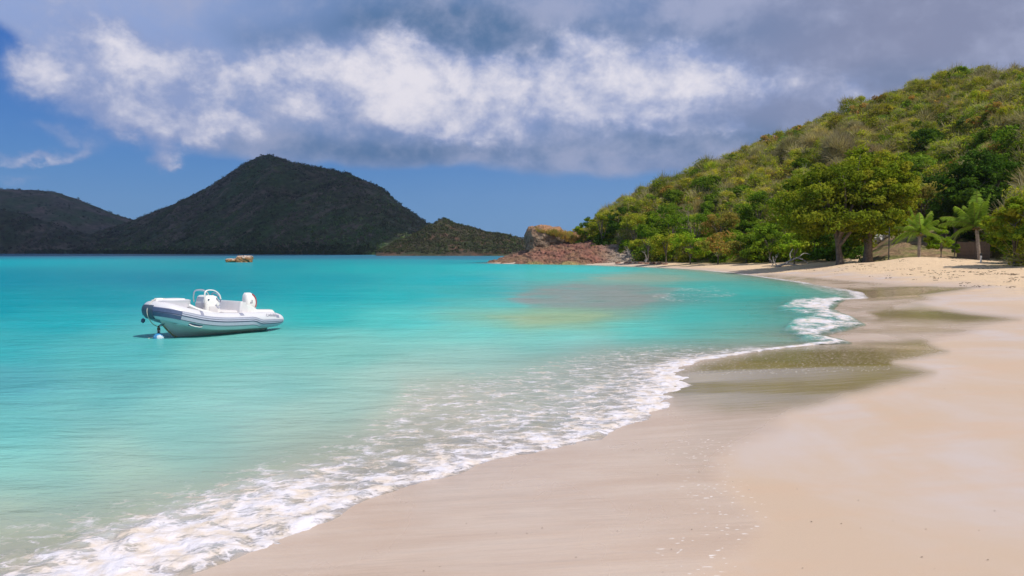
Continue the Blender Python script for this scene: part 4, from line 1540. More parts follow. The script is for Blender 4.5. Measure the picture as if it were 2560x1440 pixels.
# ------------------------------------------------------------------ rocks
def rock_mesh(seed, dims, amp=0.25, sub=4, freq=1.4, boxy=0.6):
    bm = bmesh.new()
    bmesh.ops.create_icosphere(bm, subdivisions=sub, radius=1)
    v = np.array([q.co[:] for q in bm.verts])
    f = np.array([[q.index for q in x.verts] for x in bm.faces])
    bm.free()
    n = np.linalg.norm(v, axis=1)[:, None]
    d = v / n
    p = 1.0 / np.power(np.sum(np.abs(d) ** (2 + boxy * 5), axis=1), 1 / (2 + boxy * 5))
    v = d * p[:, None]
    s = seed * 7.1
    nz_ = fbm(v[:, 0] * freq + s, v[:, 1] * freq + v[:, 2] * 1.3 * freq, 5, .55)
    nz2 = ridged(v[:, 0] * freq + v[:, 2] * 2 + s, v[:, 1] * freq + s, 4)
    v = v * (1 + amp * nz_ + amp * 0.7 * (nz2 - .5))[:, None]
    return v * np.array(dims), f


def rock(name, label, cat, loc, dims, seed, colf, amp=.25, sub=4, boxy=.5, group=None, rz=0.0, parent=None):
    v, f = rock_mesh(seed, dims, amp, sub, boxy=boxy)
    col = colf(v / np.array(dims))
    o = mesh_np(name, v, f, mat_tint, dict(tint=col), smooth=False, parent=parent)
    o.location = loc
    o.rotation_euler = (0, 0, rz)
    if cat:
        tagit(o, label, cat, group)
    return o


def mixc(a, b, w):
    w = np.clip(w, 0, 1)[:, None]
    return np.array(a) * (1 - w) + np.array(b) * w


def guano(v):
    n = fbm(v[:, 0] * 2.2, v[:, 1] * 2.2 + v[:, 2] * 2, 3)
    base = mixc((0.30, 0.15, 0.07), (0.38, 0.23, 0.11), sstep(-.3, .4, n))
    base = mixc(base, (0.42, 0.36, 0.17), sstep(-.35, -.5, v[:, 2]))
    return mixc(base, (0.55, 0.46, 0.40), sstep(.72, .98, v[:, 2] + n * .5))


r0 = at_z(611, 655.5)
rock('sea_rock', 'taller brown rock with white-stained top standing in the bay', 'rock', (r0[0], r0[1], 0.10), (1.42, 1.5, 1.15), 3, guano, .28, 4, .5)
r0 = at_z(584, 655.5)
rock('sea_rock', 'lower brown rock touching the taller rock in the bay', 'rock', (r0[0], r0[1], 0.0), (1.30, 1.3, 0.72), 5, guano, .3, 4, .4)

# two birds on the taller rock
mat_bird = simple_mat('dark_feathers', (0.03, 0.028, 0.025), 0.7)
for (px, lab, ang) in ((597.5, 'small dark seabird on the left end of the tall sea rock', 2.8), (607.5, 'small dark seabird in the middle of the tall sea rock', .4)):
    q = at_z(px, 655.5)
    mb = MB()
    Pb = catmull([(-.22, 0, .10), (-.08, 0, .16), (.06, 0, .20), (.12, 0, .30), (.15, 0, .38), (.21, 0, .39)], 3)
    mb.tube(Pb, np.interp(np.linspace(0, 1, len(Pb)), [0, .3, .5, .7, .85, 1], [.02, .09, .08, .04, .05, .01]), 8)
    mb.tube([(.0, .03, 0), (.0, .03, .12)], .01, 4)
    mb.tube([(.0, -.03, 0), (.0, -.03, .12)], .01, 4)
    o = mb.build('seabird', mat_bird, loc=(q[0], q[1], 1.12))
    o.rotation_euler = (0, 0, ang)
    tagit(o, lab, 'bird')

# rocky point ---------------------------------------------------------
PXA = np.linspace(1196, 1720, 620)
TT = np.linspace(0, 1, 190)
T2, PX2 = np.meshgrid(TT, PXA, indexing='ij')
SHp = np.array(SHORE_PX[30:])[::-1]
sy_ = np.interp(PX2, [1196, 1212, 1260, 1330, 1400, 1480, 1560, 1640, 1720], [657, 657.6, 659.5, 660.5, 661.5, 662, 662, 662, 661])
r_0 = CAMZ * F / (sy_ - 631)
r_1 = np.interp(PX2, [1196, 1300, 1400, 1500, 1720], [156, 152, 148, 141, 124])
rrx = r_0 + (r_1 - r_0) * T2 - 1.2 * (1 - T2)
silr = np.interp(PX2, [1196, 1212, 1240, 1270, 1300, 1330, 1400, 1450, 1500, 1560, 1600, 1640, 1680, 1720], [661, 657, 650, 643, 632, 621, 608, 604, 605, 612, 622, 636, 646, 655])
topz = CAMZ + (631 - silr) / F * r_1
A2 = np.arctan((PX2 - 1280) / F)
X2, Y2 = rrx * np.sin(A2), rrx * np.cos(A2)
lump_ = 0.28 * np.sin(X2 * 0.32 + 1) * T2
Z2 = -0.5 + (topz + 0.5) * (1 - (1 - T2) ** 1.35) + lump_
# tilted strata: steps that run down to the right, broken by cracks
u_ = X2 * 0.55 + Y2 * 0.25 + Z2 * 1.5
step_ = np.abs(((u_ * 0.55 + fbm(X2 / 3, Y2 / 3, 3) * 0.9) % 1.0) - .5) * 2
rough_ = np.clip(T2 * 5, 0.15, 1) * np.where(PX2 < 1320, .55, 1)
Z2 = Z2 + rough_ * (0.34 * (step_ ** 2 - .4) + 0.42 * (ridged(X2 / 4.2, Y2 / 4.2, 5) - .55) + 0.9 * (ridged(X2 / 10.0 + 3, Y2 / 7.0, 2) - .5) + 0.26 * fbm(X2 / 0.8, Y2 / .8, 4))
zt_ = Z2 + 0.16 * X2 + 1.1 * fbm(X2 / 5, Y2 / 5, 3)
q_ = zt_ / 0.75
fq = q_ - np.floor(q_)
Z2 = Z2 + 0.30 * np.clip(T2 * 6, 0, 1) * 0.75 * (np.clip((fq - .35) * 3.2, 0, 1) - fq)
Z2 = np.where(T2 < 0.02, -0.6, Z2)
Y2 = Y2 + 0.35 * fbm(X2 / 1.1, Z2 / .7, 3)
n_a = fbm(X2 / 3, Z2 / 1.2, 4)
redc, tanc, buff, olive_ = (0.27, 0.12, 0.09), (0.24, 0.145, 0.09), (0.36, 0.30, 0.24), (0.33, 0.27, 0.11)
w_red = sstep(1310, 1390, PX2) * (1 - sstep(1490, 1560, PX2)) * sstep(0.10, 0.25, T2)
w_buf = sstep(1480, 1560, PX2)
colr = mixc(tanc, (0.27, 0.14, 0.10), sstep(-.2, .4, n_a).ravel())
colr = mixc(colr, redc, (w_red * (0.6 + 1.0 * n_a)).ravel())
colr = mixc(colr, buff, (w_buf * (0.8 + .4 * n_a)).ravel())
colr = mixc(colr, olive_, ((1 - sstep(0.08, 0.16, T2 + .05 * n_a)) * .8).ravel())
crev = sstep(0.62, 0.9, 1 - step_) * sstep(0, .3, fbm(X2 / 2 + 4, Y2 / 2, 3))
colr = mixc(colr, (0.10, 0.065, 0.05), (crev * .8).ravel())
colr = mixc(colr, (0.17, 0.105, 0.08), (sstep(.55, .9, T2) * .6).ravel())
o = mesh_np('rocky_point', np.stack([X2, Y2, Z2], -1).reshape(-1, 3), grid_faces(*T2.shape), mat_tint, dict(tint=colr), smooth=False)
tagit(o, 'low point of red and tan broken rock sloping into the sea at the end of the cove', kind='structure')


def cliffc(v):
    n = fbm(v[:, 0] * 2.5, v[:, 2] * 2.5 + v[:, 1], 4)
    c = mixc((0.20, 0.145, 0.11), (0.30, 0.22, 0.15), sstep(-.3, .3, n))
    return mixc(c, (0.36, 0.20, 0.12), sstep(.4, .9, v[:, 2] + .4 * n))


c0 = at_d(1362, 631, 147)
rock('cliff_block', 'dark upright rock block capped with dry grass above the rocky point', 'rock', (c0[0], c0[1], 3.3), (3.4, 3.6, 3.7), 9, cliffc, .17, 5, .62, rz=.2)
c1 = at_d(1425, 631, 149)
rock('cliff_block', 'lower brown rock shoulder right of the dark upright block', 'rock', (c1[0], c1[1], 2.9), (4.2, 4.0, 2.9), 12, cliffc, .2, 5, .4, rz=.5)

# dry grass on and beside the block
gg = np.random.default_rng(8)
V, Cc = [], []
for i in range(190):
    px = 1334 + 128 * gg.uniform(0, 1) ** 0.7
    d_ = gg.uniform(143.0, 148.5)
    topy = np.interp(px, [1322, 1340, 1400, 1440, 1470], [590, 570, 574, 588, 590])
    yy_ = topy + gg.uniform(0, 1) ** 1.5 * np.interp(px, [1328, 1360, 1462], [2, 9, 30]) + 4
    b = at_d(px, yy_, d_ if yy_ < topy + 8 else 143.2)
    ctone = np.array([(0.40, 0.25, 0.12), (0.34, 0.27, 0.14), (0.20, 0.20, 0.07), (0.42, 0.30, 0.17)][gg.integers(0, 4)])
    for k in range(26):
        a_ = gg.uniform(0, 6.28)
        h_ = gg.uniform(.2, .75)
        s_ = np.array([math.cos(a_), math.sin(a_), 0])
        base = b + s_ * gg.uniform(0, .3)
        tip = base + s_ * gg.uniform(.05, .55) + np.array([0, 0, h_])
        w_ = np.array([-s_[1], s_[0], 0]) * .03
        V += [base - w_, base + w_, tip + w_ * .3, tip - w_ * .3]
        Cc += [ctone * gg.uniform(.7, 1.2)] * 4
V = np.array(V)
o = mesh_np('dry_grass', V, quads(len(V)), mat_leaf, dict(tint=np.array(Cc)), smooth=False)
tagit(o, 'straw-coloured dry grass on top of the upright rock block', kind='stuff')

# loose rocks where the point meets the sand
def redc_f(v):
    n = fbm(v[:, 0] * 2, v[:, 2] * 2, 3)
    return mixc((0.26, 0.13, 0.10), (0.36, 0.25, 0.18), sstep(-.3, .4, n))


spots = [(1566, 655, 9), (1588, 653, 7), (1602, 656, 11), (1618, 652, 9), (1632, 650, 13), (1650, 648, 12), (1575, 647, 9), (1545, 651, 10), (1608, 646, 8), (1664, 646, 9)]
gg = np.random.default_rng(18)
for i, (px, py, w) in enumerate(spots):
    d_ = float(np.interp(px, [1540, 1670], [121, 108]))
    q = at_d(px, 631, d_)
    s_ = w / F * d_ / 1.6
    rock('beach_rock', f'{ORD[i]} reddish loose rock of those strewn where red rocks meet sand', 'rock', (q[0], q[1], gz(q[0], q[1]) + .1 * s_), (s_, s_ * .9, s_ * .55), 30 + i, redc_f, .3, 2, .4, group='loose rocks at the sand end of the rocky point', rz=i)


def whitec(v):
    n = fbm(v[:, 0] * 2, v[:, 2] * 2, 3)
    return mixc((0.55, 0.53, 0.50), (0.74, 0.72, 0.70), sstep(-.3, .4, n))


for i, (px, py) in enumerate([(2179, 606), (2185, 600), (2192, 594), (2196, 599), (2200, 590), (2207, 585), (2214, 580), (2221, 575), (2229, 571), (2236, 567), (2244, 564), (2253, 561), (2262, 558)]):
    d_ = 93.0
    q = at_d(px + 8, py, d_)
    s_ = 0.34 + 0.07 * (i % 3)
    rock('white_stone', f'{ORD[i]} whitish boulder from the bottom of the row up the brown bank', 'boulder', (q[0], q[1], q[2]), (s_, s_, s_ * .85), 50 + i, whitec, .2, 2, .4, group='row of whitish boulders edging the brown bank', rz=i)
# brown earth bank under that row
ba, bb = np.meshgrid(np.linspace(0, 1, 60), np.linspace(0, 1, 80), indexing='ij')
pxb = 2150 + bb * 330
yb = np.interp(pxb, [2150, 2180, 2215, 2262, 2330, 2480], [620, 612, 585, 562, 566, 588])
db = 78 + ba * 16
dpt = np.sqrt(1 + ((pxb - 1280) / F) ** 2)
tz = CAMZ + (631 - yb) / F * 94 / dpt - 0.25
zb = 1.1 + (tz - 1.1) * ba ** 0.85
ab = np.arctan((pxb - 1280) / F)
XB, YB = db * np.sin(ab), db * np.cos(ab)
zb = zb + fbm(XB / 1.5, YB / 1.5, 4) * 0.12
cb_ = mixc((0.30, 0.20, 0.12), (0.20, 0.19, 0.07), sstep(-.2, .4, fbm(XB / 2, YB / 2, 4)).ravel())
o = mesh_np('earth_bank', np.stack([XB, YB, zb], -1).reshape(-1, 3), grid_faces(*XB.shape), mat_tint, dict(tint=cb_))
tagit(o, 'bare brown earth bank rising behind the palms', kind='structure')

# post, marker and fence ----------------------------------------------
mat_dark = simple_mat('dark_steel', (0.03, 0.03, 0.03), 0.5)
mat_white = simple_mat('white_paint', (0.75, 0.75, 0.73), 0.5)
mat_fence = simple_mat('fence_board', (0.17, 0.115, 0.085), 0.85, var=0.25, vscale=4)
q = at_d(2222, 631, 71)
zq = gz(q[0], q[1])
root = empty('post', (q[0], q[1], zq))
MB().tube([(0, 0, -.2), (0, 0, CAMZ + (631 - 568) / F * q[1] - zq)], .045, 8).build('pole', mat_dark, root)
MB().tube([(0, 0, 0), (0, 0, .06)], .10, 10).build('base', mat_dark, root)
tagit(root, 'thin dark metal post on the sand between the big trees and palms', 'post')
q = at_d(2453, 631, 66)
zq = gz(q[0], q[1])
root = empty('marker_post', (q[0], q[1], zq))
MB().tube([(0, 0, -.2), (0, 0, .5)], .06, 8).build('shaft', mat_white, root)
MB().tube([(0, 0, .5), (0, 0, .66), (0, 0, .7)], [.08, .08, .02], 10).build('cap', mat_dark, root)
tagit(root, 'short white garden light post with dark cap beside the taller palm', 'post')
root = empty('board_fence', (0, 0, 0))
f0 = at_d(2392, 631, 80)
f1 = at_d(2475, 631, 77)
n_b = 20
hb = 1.55
zf = gz((f0[0] + f1[0]) / 2, (f0[1] + f1[1]) / 2)
root.location = (f0[0], f0[1], zf)
dv = (f1 - f0)[:2]
Lf = np.linalg.norm(dv)
root.rotation_euler = (0, 0, math.atan2(dv[1], dv[0]))
bmsh = None
for i in range(n_b):
    if bmsh is None:
        o = MB().box(0, 0, hb / 2, Lf / n_b * .9, .025, hb).build('board', mat_fence, root, smooth=False)
        bmsh = o.data
    else:
        o = bpy.data.objects.new('board', bmsh)
        C.objects.link(o)
        o.parent = root
    o.location = (Lf * (i + .5) / n_b, 0, rng.uniform(-.03, .03))
for z_ in (.4, 1.2):
    MB().box(Lf / 2, .04, z_, Lf, .04, .09).build('rail', mat_fence, root, smooth=False)
tagit(root, 'brown vertical-board fence behind the taller palm', 'fence')

# house on the far headland -------------------------------------------
q = at_d(1263, 604.5, 520)
root = empty('house', (q[0], q[1], q[2] - 1.0), .3)
mat_roof = simple_mat('pale_roof', (0.5, 0.48, 0.46), 0.7)
MB().box(0, 0, .9, 2.6, 2.0, 1.8).build('wall', mat_white, root, smooth=False)
MB().loft([[(-1.5, -1.2, 1.8), (1.5, -1.2, 1.8), (1.5, 1.2, 1.8), (-1.5, 1.2, 1.8)], [(-1.5, -.05, 2.6), (1.5, -.05, 2.6), (1.5, .05, 2.6), (-1.5, .05, 2.6)]]).build('roof', mat_roof, root, smooth=False)
MB().box(.4, -1.02, .7, .6, .04, 1.3).build('door', mat_dark, root, smooth=False)
tagit(root, 'tiny white house on the slope of the far headland', 'house')

# dark weed and twigs washed onto the dry sand
gg = np.random.default_rng(28)
V, Cc = [], []
for i in range(520):
    if i < 260:
        px, py = gg.uniform(1900, 2560), 0
        line = gg.integers(0, 3)
        py = [662 + (px - 1900) * .018, 672 + (px - 1900) * .03, 690 + (px - 1900) * .02][line] + gg.normal() * 2.2
    else:
        px, py = gg.uniform(1750, 2560), gg.uniform(655, 725)
    z_ = 1.5
    for _ in range(4):
        q = at_z(px, py, min(z_, 1.88))
        z_ = gz(q[0], q[1])
    if q[1] > 80 or z_ < .4:
        continue
    for k in range(4):
        a_ = gg.uniform(0, 6.28)
        c_ = np.array([q[0], q[1], z_ + .02]) + np.array([gg.normal() * .12, gg.normal() * .12, 0])
        u1 = np.array([math.cos(a_), math.sin(a_), .15]) * gg.uniform(.02, .08)
        w1_ = np.array([-math.sin(a_), math.cos(a_), .2]) * .010
        V += [c_ - u1 - w1_, c_ + u1 - w1_, c_ + u1 * .6 + w1_ + [0, 0, .02], c_ - u1 + w1_ + [0, 0, .015]]
        Cc += [np.array([0.14, 0.10, 0.07]) * gg.uniform(.6, 1.6)] * 4
V = np.array(V)
o = mesh_np('beach_wrack', V, quads(len(V)), mat_tint, dict(tint=np.array(Cc)), smooth=False)
tagit(o, 'dark bits of weed and twigs strewn on the dry sand', kind='stuff')

# ------------------------------------------------------------------ inflatable boat
m_tube = simple_mat('pvc_white', (0.66, 0.65, 0.70), 0.38, var=0.03, vscale=3)
m_grp = simple_mat('gelcoat_white', (0.84, 0.83, 0.81), 0.25, var=0.02, vscale=3)
m_seat = simple_mat('vinyl_white', (0.74, 0.71, 0.72), 0.45, var=0.04, vscale=4)
m_grey = simple_mat('pvc_grey', (0.27, 0.28, 0.38), 0.45, var=0.06)
m_band = simple_mat('strake_grey', (0.46, 0.47, 0.58), 0.4, var=0.04)
m_navy = simple_mat('rubber_navy', (0.075, 0.105, 0.20), 0.45, var=0.1)
m_pad = simple_mat('bow_rubber', (0.065, 0.095, 0.14), 0.55, var=0.15)
m_steel = simple_mat('stainless', (0.75, 0.78, 0.80), 0.2, 0.9)
m_rope = simple_mat('rope_cream', (0.62, 0.58, 0.50), 0.9, var=0.1, vscale=60)
m_red = simple_mat('decal_red', (0.42, 0.05, 0.05), 0.35)
m_text = simple_mat('decal_grey', (0.20, 0.20, 0.26), 0.5)

BD = R(53)
bo = np.array([-7.48, 18.85, 0.0])
boat = empty('inflatable_boat', (bo[0], bo[1], 0.0), math.pi + BD)
boat.scale = (0.75, 0.86, 0.92)
boat.rotation_euler = (R(0.0), R(-1.0), math.pi + BD)
tagit(boat, 'white rigid inflatable boat with grey strakes floating near the beach', 'boat')

half = [(-2.22, .70, .30, .02), (-2.17, .70, .30, .10), (-2.02, .70, .31, .165), (-1.7, .71, .32, .215), (-1.1, .73, .33, .225), (-.4, .745, .335, .228), (.3, .74, .36, .23), (.9, .72, .43, .23), (1.35, .66, .53, .23), (1.68, .52, .62, .23), (1.88, .30, .67, .23)]
full = half + [(1.95, 0, .69, .23)] + [(a, -b, c, d) for a, b, c, d in half[::-1]]
PT = catmull(full, 5)
Pc, Rd = PT[:, :3], np.maximum(PT[:, 3], .01)
Tn = np.gradient(Pc, axis=0)
Tn /= np.linalg.norm(Tn, axis=1)[:, None]
Nn = np.cross(np.array([0, 0, 1.0]), Tn)
Nn /= np.linalg.norm(Nn, axis=1)[:, None]
Un = np.cross(Tn, Nn)


def tube_pt(i, deg, k=1.0):
    a = R(deg)
    return Pc[i] + Rd[i] * k * (math.cos(a) * Nn[i] + math.sin(a) * Un[i])


rings = [[tube_pt(i, a) for a in range(0, 360, 18)] for i in range(len(Pc))]
MB().loft(rings).build('tube', m_tube, boat)


def strip(i0, i1, prof, name, mat, shift=True, parent=None):
    """a raised band along the tube; prof = [(degrees, radius factor)]"""
    rg = []
    for i in range(i0, i1 + 1):
        dsh = -24 * sstep(-0.85, -1.25, Pc[i][0]) if shift else 0
        rg.append([tube_pt(i, a + dsh, k) for a, k in prof])
    return MB().loft(rg, cap=True).build(name, mat, parent or boat, sharp=25)


n = len(Pc)
i0, i1 = 6, n - 7
band = strip(i0, i1, [(-26, 1.0), (-24, 1.05), (-2, 1.05), (0, 1.02), (2, 1.02), (4, 1.055), (24, 1.055), (27, 1.0)], 'rubbing_strake', m_band)
m_trim = simple_mat('trim_navy', (0.045, 0.06, 0.12), 0.45)
strip(i0, i1, [(-29, 1.0), (-28, 1.035), (-24.5, 1.035), (-24, 1.0)], 'trim_line', m_trim)
strip(i0, i1, [(-2, 1.0), (-1.5, 1.07), (2, 1.07), (3, 1.0)], 'trim_line', m_trim)
strip(i0, i1, [(12, 1.0), (12.5, 1.072), (14, 1.072), (15, 1.0)], 'trim_line', m_trim)
strip(i0, i1, [(25, 1.0), (25.5, 1.05), (29, 1.05), (30, 1.0)], 'trim_line', m_grey)
ib = [i for i in range(n) if Pc[i][0] > 1.45]
strip(ib[0], ib[-1], [(-30, 1.0), (-28, 1.09), (-3, 1.09), (-1, 1.06), (1, 1.06), (3, 1.10), (24, 1.10), (27, 1.0)], 'bow_fender', m_navy)
ip = [i for i in range(n) if Pc[i][0] > 1.86 and abs(Pc[i][1]) < .22]
strip(ip[0], ip[-1], [(-62, 1.0), (-60, 1.10)] + [(a, 1.13 + .01 * (k % 2)) for k, a in enumerate(range(-52, 34, 6))] + [(38, 1.0)], 'bow_pad', m_pad)
# grey chafe patches on the tube
pi = [i for i in range(n // 2) if .80 < Pc[i][0] < 1.02]
rg = [[tube_pt(i, a - 10 * (i - pi[0]) + 0, 1.012) for a in (32, 44, 56, 70, 84)] for i in pi]
MB().loft(rg, closed=False).build('chafe_patch', m_grey, boat)
pi = [i for i in range(n // 2) if -.62 < Pc[i][0] < -.30]
MB().loft([[tube_pt(i, a, 1.015) for a in (44, 54, 64, 76)] for i in pi], closed=False).build('chafe_patch', m_grey, boat)
# carrying handle below the strake
hi = min(range(n // 2), key=lambda i: abs(Pc[i][0] - 1.12))
hp = MB().loft([[tube_pt(i, a, 1.02) for a in (-66, -56, -46, -36)] for i in range(hi - 2, hi + 3)], closed=False).build('handle_patch', m_navy, boat)
pth = [tube_pt(hi - 2, -48, 1.03), tube_pt(hi - 1, -47, 1.16), tube_pt(hi + 1, -47, 1.16), tube_pt(hi + 2, -48, 1.03)]
MB().tube(catmull(pth, 4), .013, 6).build('grip', m_grp, hp)
# valve badge near the stern and cone ring
bi = min(range(n // 2), key=lambda i: abs(Pc[i][0] + 1.86))
MB().loft([[tube_pt(i, a, 1.02) for a in (18, 28, 38, 46)] for i in range(bi - 1, bi + 2)], closed=False).build('badge', m_grey, boat)

# hull -----------------------------------------------------------------
stn = [(-1.78, -.16, .42, .02, .62, .20), (-1.2, -.17, .46, .02, .64, .22), (-.4, -.17, .48, .04, .65, .24), (.4, -.16, .46, .09, .63, .28), (.9, -.12, .40, .17, .58, .36),
       (1.25, -.02, .30, .27, .50, .45), (1.5, .14, .19, .37, .38, .54), (1.70, .32, .08, .45, .22, .60), (1.80, .48, .02, .50, .08, .62)]
rg = []
for (x, zk, yc, zc_, yu, zu) in stn:
    rg.append([(x, -yu, zu), (x, -yc, zc_), (x, -yc * .5, (zk + zc_) / 2 - .015), (x, 0, zk), (x, yc * .5, (zk + zc_) / 2 - .015), (x, yc, zc_), (x, yu, zu), (x, 0, zu + .01)])
MB().loft(rg).build('hull', m_grp, boat, sharp=22)
# stem guard
MB().tube(catmull([(.95, 0, -.125), (1.27, 0, -.025), (1.5, 0, .13), (1.68, 0, .30)], 4), .022, 6).build('keel_guard', simple_mat('bronze_guard', (0.42, 0.36, 0.20), 0.5), boat)
# deck and bow locker moulding
MB().loft([rrect(-.1, 0, .30, 1.55, .55, .2), rrect(-.1, 0, .33, 1.55, .55, .2)]).build('deck', m_grp, boat)
MB().loft([rrect(1.38, 0, .66, .50, .46, .30), rrect(1.40, 0, .86, .50, .44, .30), rrect(1.40, 0, .925, .50, .46, .30), rrect(1.40, 0, .94, .45, .41, .28)]).build('bow_locker', m_tube, boat, sharp=50)
MB().loft([rrect(1.40, 0, .936, .38, .34, .22), rrect(1.38, 0, .965, .34, .30, .2)]).build('locker_lid', m_grp, boat)
MB().loft([rrect(1.82, 0, .90, .12, .11, .05), rrect(1.80, 0, .985, .11, .08, .05)]).build('bow_roller', m_grp, boat)
# gunwale mouldings from the locker back along the tubes
for s in (1, -1):
    gp = catmull([(1.15, .50 * s, .80), (.85, .56 * s, .68), (.4, .60 * s, .575), (0, .62 * s, .53)], 4)
    MB().tube(gp, np.linspace(.075, .05, len(gp)), 8, flat=.7).build('gunwale', m_grp, boat)

# console ----------------------------------------------------------------
con = MB().loft([rrect(.42, 0, .30, .27, .31, .08), rrect(.42, 0, .62, .27, .31, .08), rrect(.41, 0, .86, .25, .30, .08), rrect(.43, 0, 1.02, .20, .27, .08), rrect(.45, 0, 1.07, .13, .22, .07)]).build('console', m_grp, boat, sharp=50)
MB().box(.693, 0, .68, .012, .44, .30).build('hatch', m_seat, con, bevel=.004)
MB().box(.701, .17, .60, .012, .04, .05).build('latch', m_navy, con)
MB().box(.42, .318, .58, .30, .012, .32).build('side_hatch', m_seat, con, bevel=.004)
MB().tube([(.58, .30, .93), (.585, .312, .93)], .028, 10).build('switch', m_navy, con)
MB().tube(catmull([(.30, .305, .99), (.22, .315, .86), (.20, .318, .74), (.28, .318, .70), (.34, .318, .78)], 5), .018, 6).build('hose', m_band, con)
MB().tube([(.27, .30, .80), (.27, .335, .80)], .055, 12).build('knob', m_grp, con)
rp = []
for s in (1, -1):
    P_ = catmull([(.70, .29 * s, .84), (.715, .29 * s, 1.02), (.69, .28 * s, 1.20), (.58, .27 * s, 1.27), (.36, .27 * s, 1.25), (.20, .28 * s, 1.12), (.14, .29 * s, .93)], 5)
    MB().tube(P_, .022, 8).build('grab_rail', m_steel if s < 0 else m_grp, con)
MB().tube([(.66, -.28, 1.235), (.66, 0, 1.245), (.66, .28, 1.235)], .018, 8).build('rail_bar', m_steel, con)
mbw = MB()
wc = np.array([.10, 0, .98])
ua, va = np.array([0, 1.0, 0]), np.array([.45, 0, .89])
ringp = [wc + .19 * (math.cos(a) * ua + math.sin(a) * va) for a in np.linspace(0, 2 * math.pi, 25)]
mbw.tube(ringp, .017, 7, cap=False)
for a in (.5, 2.6, 4.71):
    mbw.tube([wc, wc + .19 * (math.cos(a) * ua + math.sin(a) * va)], .012, 5)
mbw.tube([wc, (.24, 0, .93)], .025, 7)
mbw.build('steering_wheel', m_grey, con)

for k_ in list(con.children) + [con]:
    me_ = k_.data
    for v_ in me_.vertices:
        v_.co.x -= 0.27
        v_.co.z = v_.co.z if v_.co.z < 0.9 else 0.9 + (v_.co.z - 0.9) * 0.72
# bench --------------------------------------------------------------------
MB().loft([rrect(-.42, 0, .33, .34, .50, .06), rrect(-.42, 0, .50, .34, .50, .06)]).build('bench', m_grp, boat, sharp=50)
MB().loft([rrect(-.40, 0, .50, .33, .49, .08), rrect(-.40, 0, .58, .33, .49, .08), rrect(-.40, 0, .60, .29, .45, .08)]).build('seat_cushion', m_seat, boat, sharp=60)
bk = MB().loft([rrect(-.66, 0, .50, .07, .60, .06), rrect(-.69, 0, .78, .07, .62, .06), rrect(-.70, 0, .85, .05, .60, .04)]).build('backrest', m_seat, boat, sharp=60)
for s in (1, -1):
    sp_ = [(-.93, .50 * s, .82), (-1.12, .55 * s, .78), (-1.30, .58 * s, .62)]
    MB().loft([rrect(-.76, .58 * s, .52, .12, .05, .04), rrect(-.78, .58 * s, .70, .12, .05, .04), rrect(-.76, .58 * s, .83, .07, .05, .04)]).build('bolster', m_seat, bk, sharp=60)
    # sloping side moulding running down to the stern steps
    rg = [[(-.76, .44 * s, .45), (-.76, .58 * s, .45), (-.76, .62 * s, .78), (-.76, .46 * s, .80)],
          [(-1.05, .44 * s, .45), (-1.05, .60 * s, .45), (-1.05, .62 * s, .72), (-1.05, .46 * s, .72)],
          [(-1.28, .44 * s, .45), (-1.28, .62 * s, .45), (-1.28, .62 * s, .60), (-1.28, .46 * s, .62)],
          [(-1.85, .44 * s, .42), (-1.85, .64 * s, .42), (-1.85, .64 * s, .585), (-1.85, .46 * s, .60)],
          [(-1.93, .44 * s, .42), (-1.93, .64 * s, .42), (-1.93, .64 * s, .53), (-1.93, .46 * s, .54)]]
    MB().loft(rg).build('stern_step', m_grp, boat, bevel=.018)
MB().loft([rrect(-1.15, 0, .34, .30, .46, .05), rrect(-1.15, 0, .52, .30, .46, .05)]).build('stern_deck', m_grp, boat, sharp=50)

# outboard motor -------------------------------------------------------------
mo = MB().loft([rrect(-1.500, 0, .66, .10, .10, .05), rrect(-1.520, 0, .72, .20, .145, .08), rrect(-1.530, 0, .86, .225, .165, .10), rrect(-1.520, 0, 1.00, .21, .155, .10), rrect(-1.490, 0, 1.12, .165, .13, .09), rrect(-1.450, 0, 1.18, .09, .08, .06)]).build('outboard_motor', m_grp, boat, sharp=60)
for s in (1, -1):
    pr = [(-1.650, .152 * s, .78), (-1.675, .155 * s, .88), (-1.670, .150 * s, .98), (-1.620, .138 * s, 1.08), (-1.540, .118 * s, 1.14)]
    Q = catmull(pr, 4)
    mb = MB()
    V = []
    for q in Q:
        V += [(q[0] - .022, q[1] * 1.02, q[2]), (q[0] + .022, q[1] * 1.06, q[2] + .01)]
    mb.tube(Q, .024, 6)
    mb.build('red_stripe', m_red, mo)
    MB().box(-1.510, .166 * s, .93, .03, .006, .10, 0).box(-1.460, .166 * s, .90, .03, .006, .05, 0).build('decal', m_text, mo)
MB().tube([(-1.490, 0, .70), (-1.470, 0, .3), (-1.500, 0, -.25)], [.09, .07, .05], 8).build('motor_leg', m_grp, mo)
MB().box(-1.340, 0, .62, .10, .22, .20).build('clamp_bracket', m_navy, mo, bevel=.01)

for k_ in [mo] + list(mo.children):
    for v_ in k_.data.vertices:
        v_.co.z -= 0.12
        v_.co.x += 0.10

# lettering on the tube ----------------------------------------------------------
ti = min(range(n // 2), key=lambda i: abs(Pc[i][0] + 1.40))
tx = bpy.data.curves.new('lettering', 'FONT')
tx.body = 'CARIBE'
tx.size = .115
tx.extrude = .001
tx.space_character = 1.15
to = bpy.data.objects.new('lettering', tx)
C.objects.link(to)
tx.materials.append(m_text)
to.parent = boat
pp_ = tube_pt(ti, 27, 1.03)
yv = (Un[ti] * math.cos(R(27)) - Nn[ti] * math.sin(R(27)))
zv = (Nn[ti] * math.cos(R(27)) + Un[ti] * math.sin(R(27)))
xv = -Tn[ti]
xv = np.cross(yv, zv)
Mt = Matrix([[xv[i], yv[i], zv[i], pp_[i]] for i in range(3)] + [[0, 0, 0, 1]])
to.matrix_local = Mt
bpy.context.view_layer.update()
dg = bpy.context.evaluated_depsgraph_get()
lm = bpy.data.meshes.new_from_object(to.evaluated_get(dg))
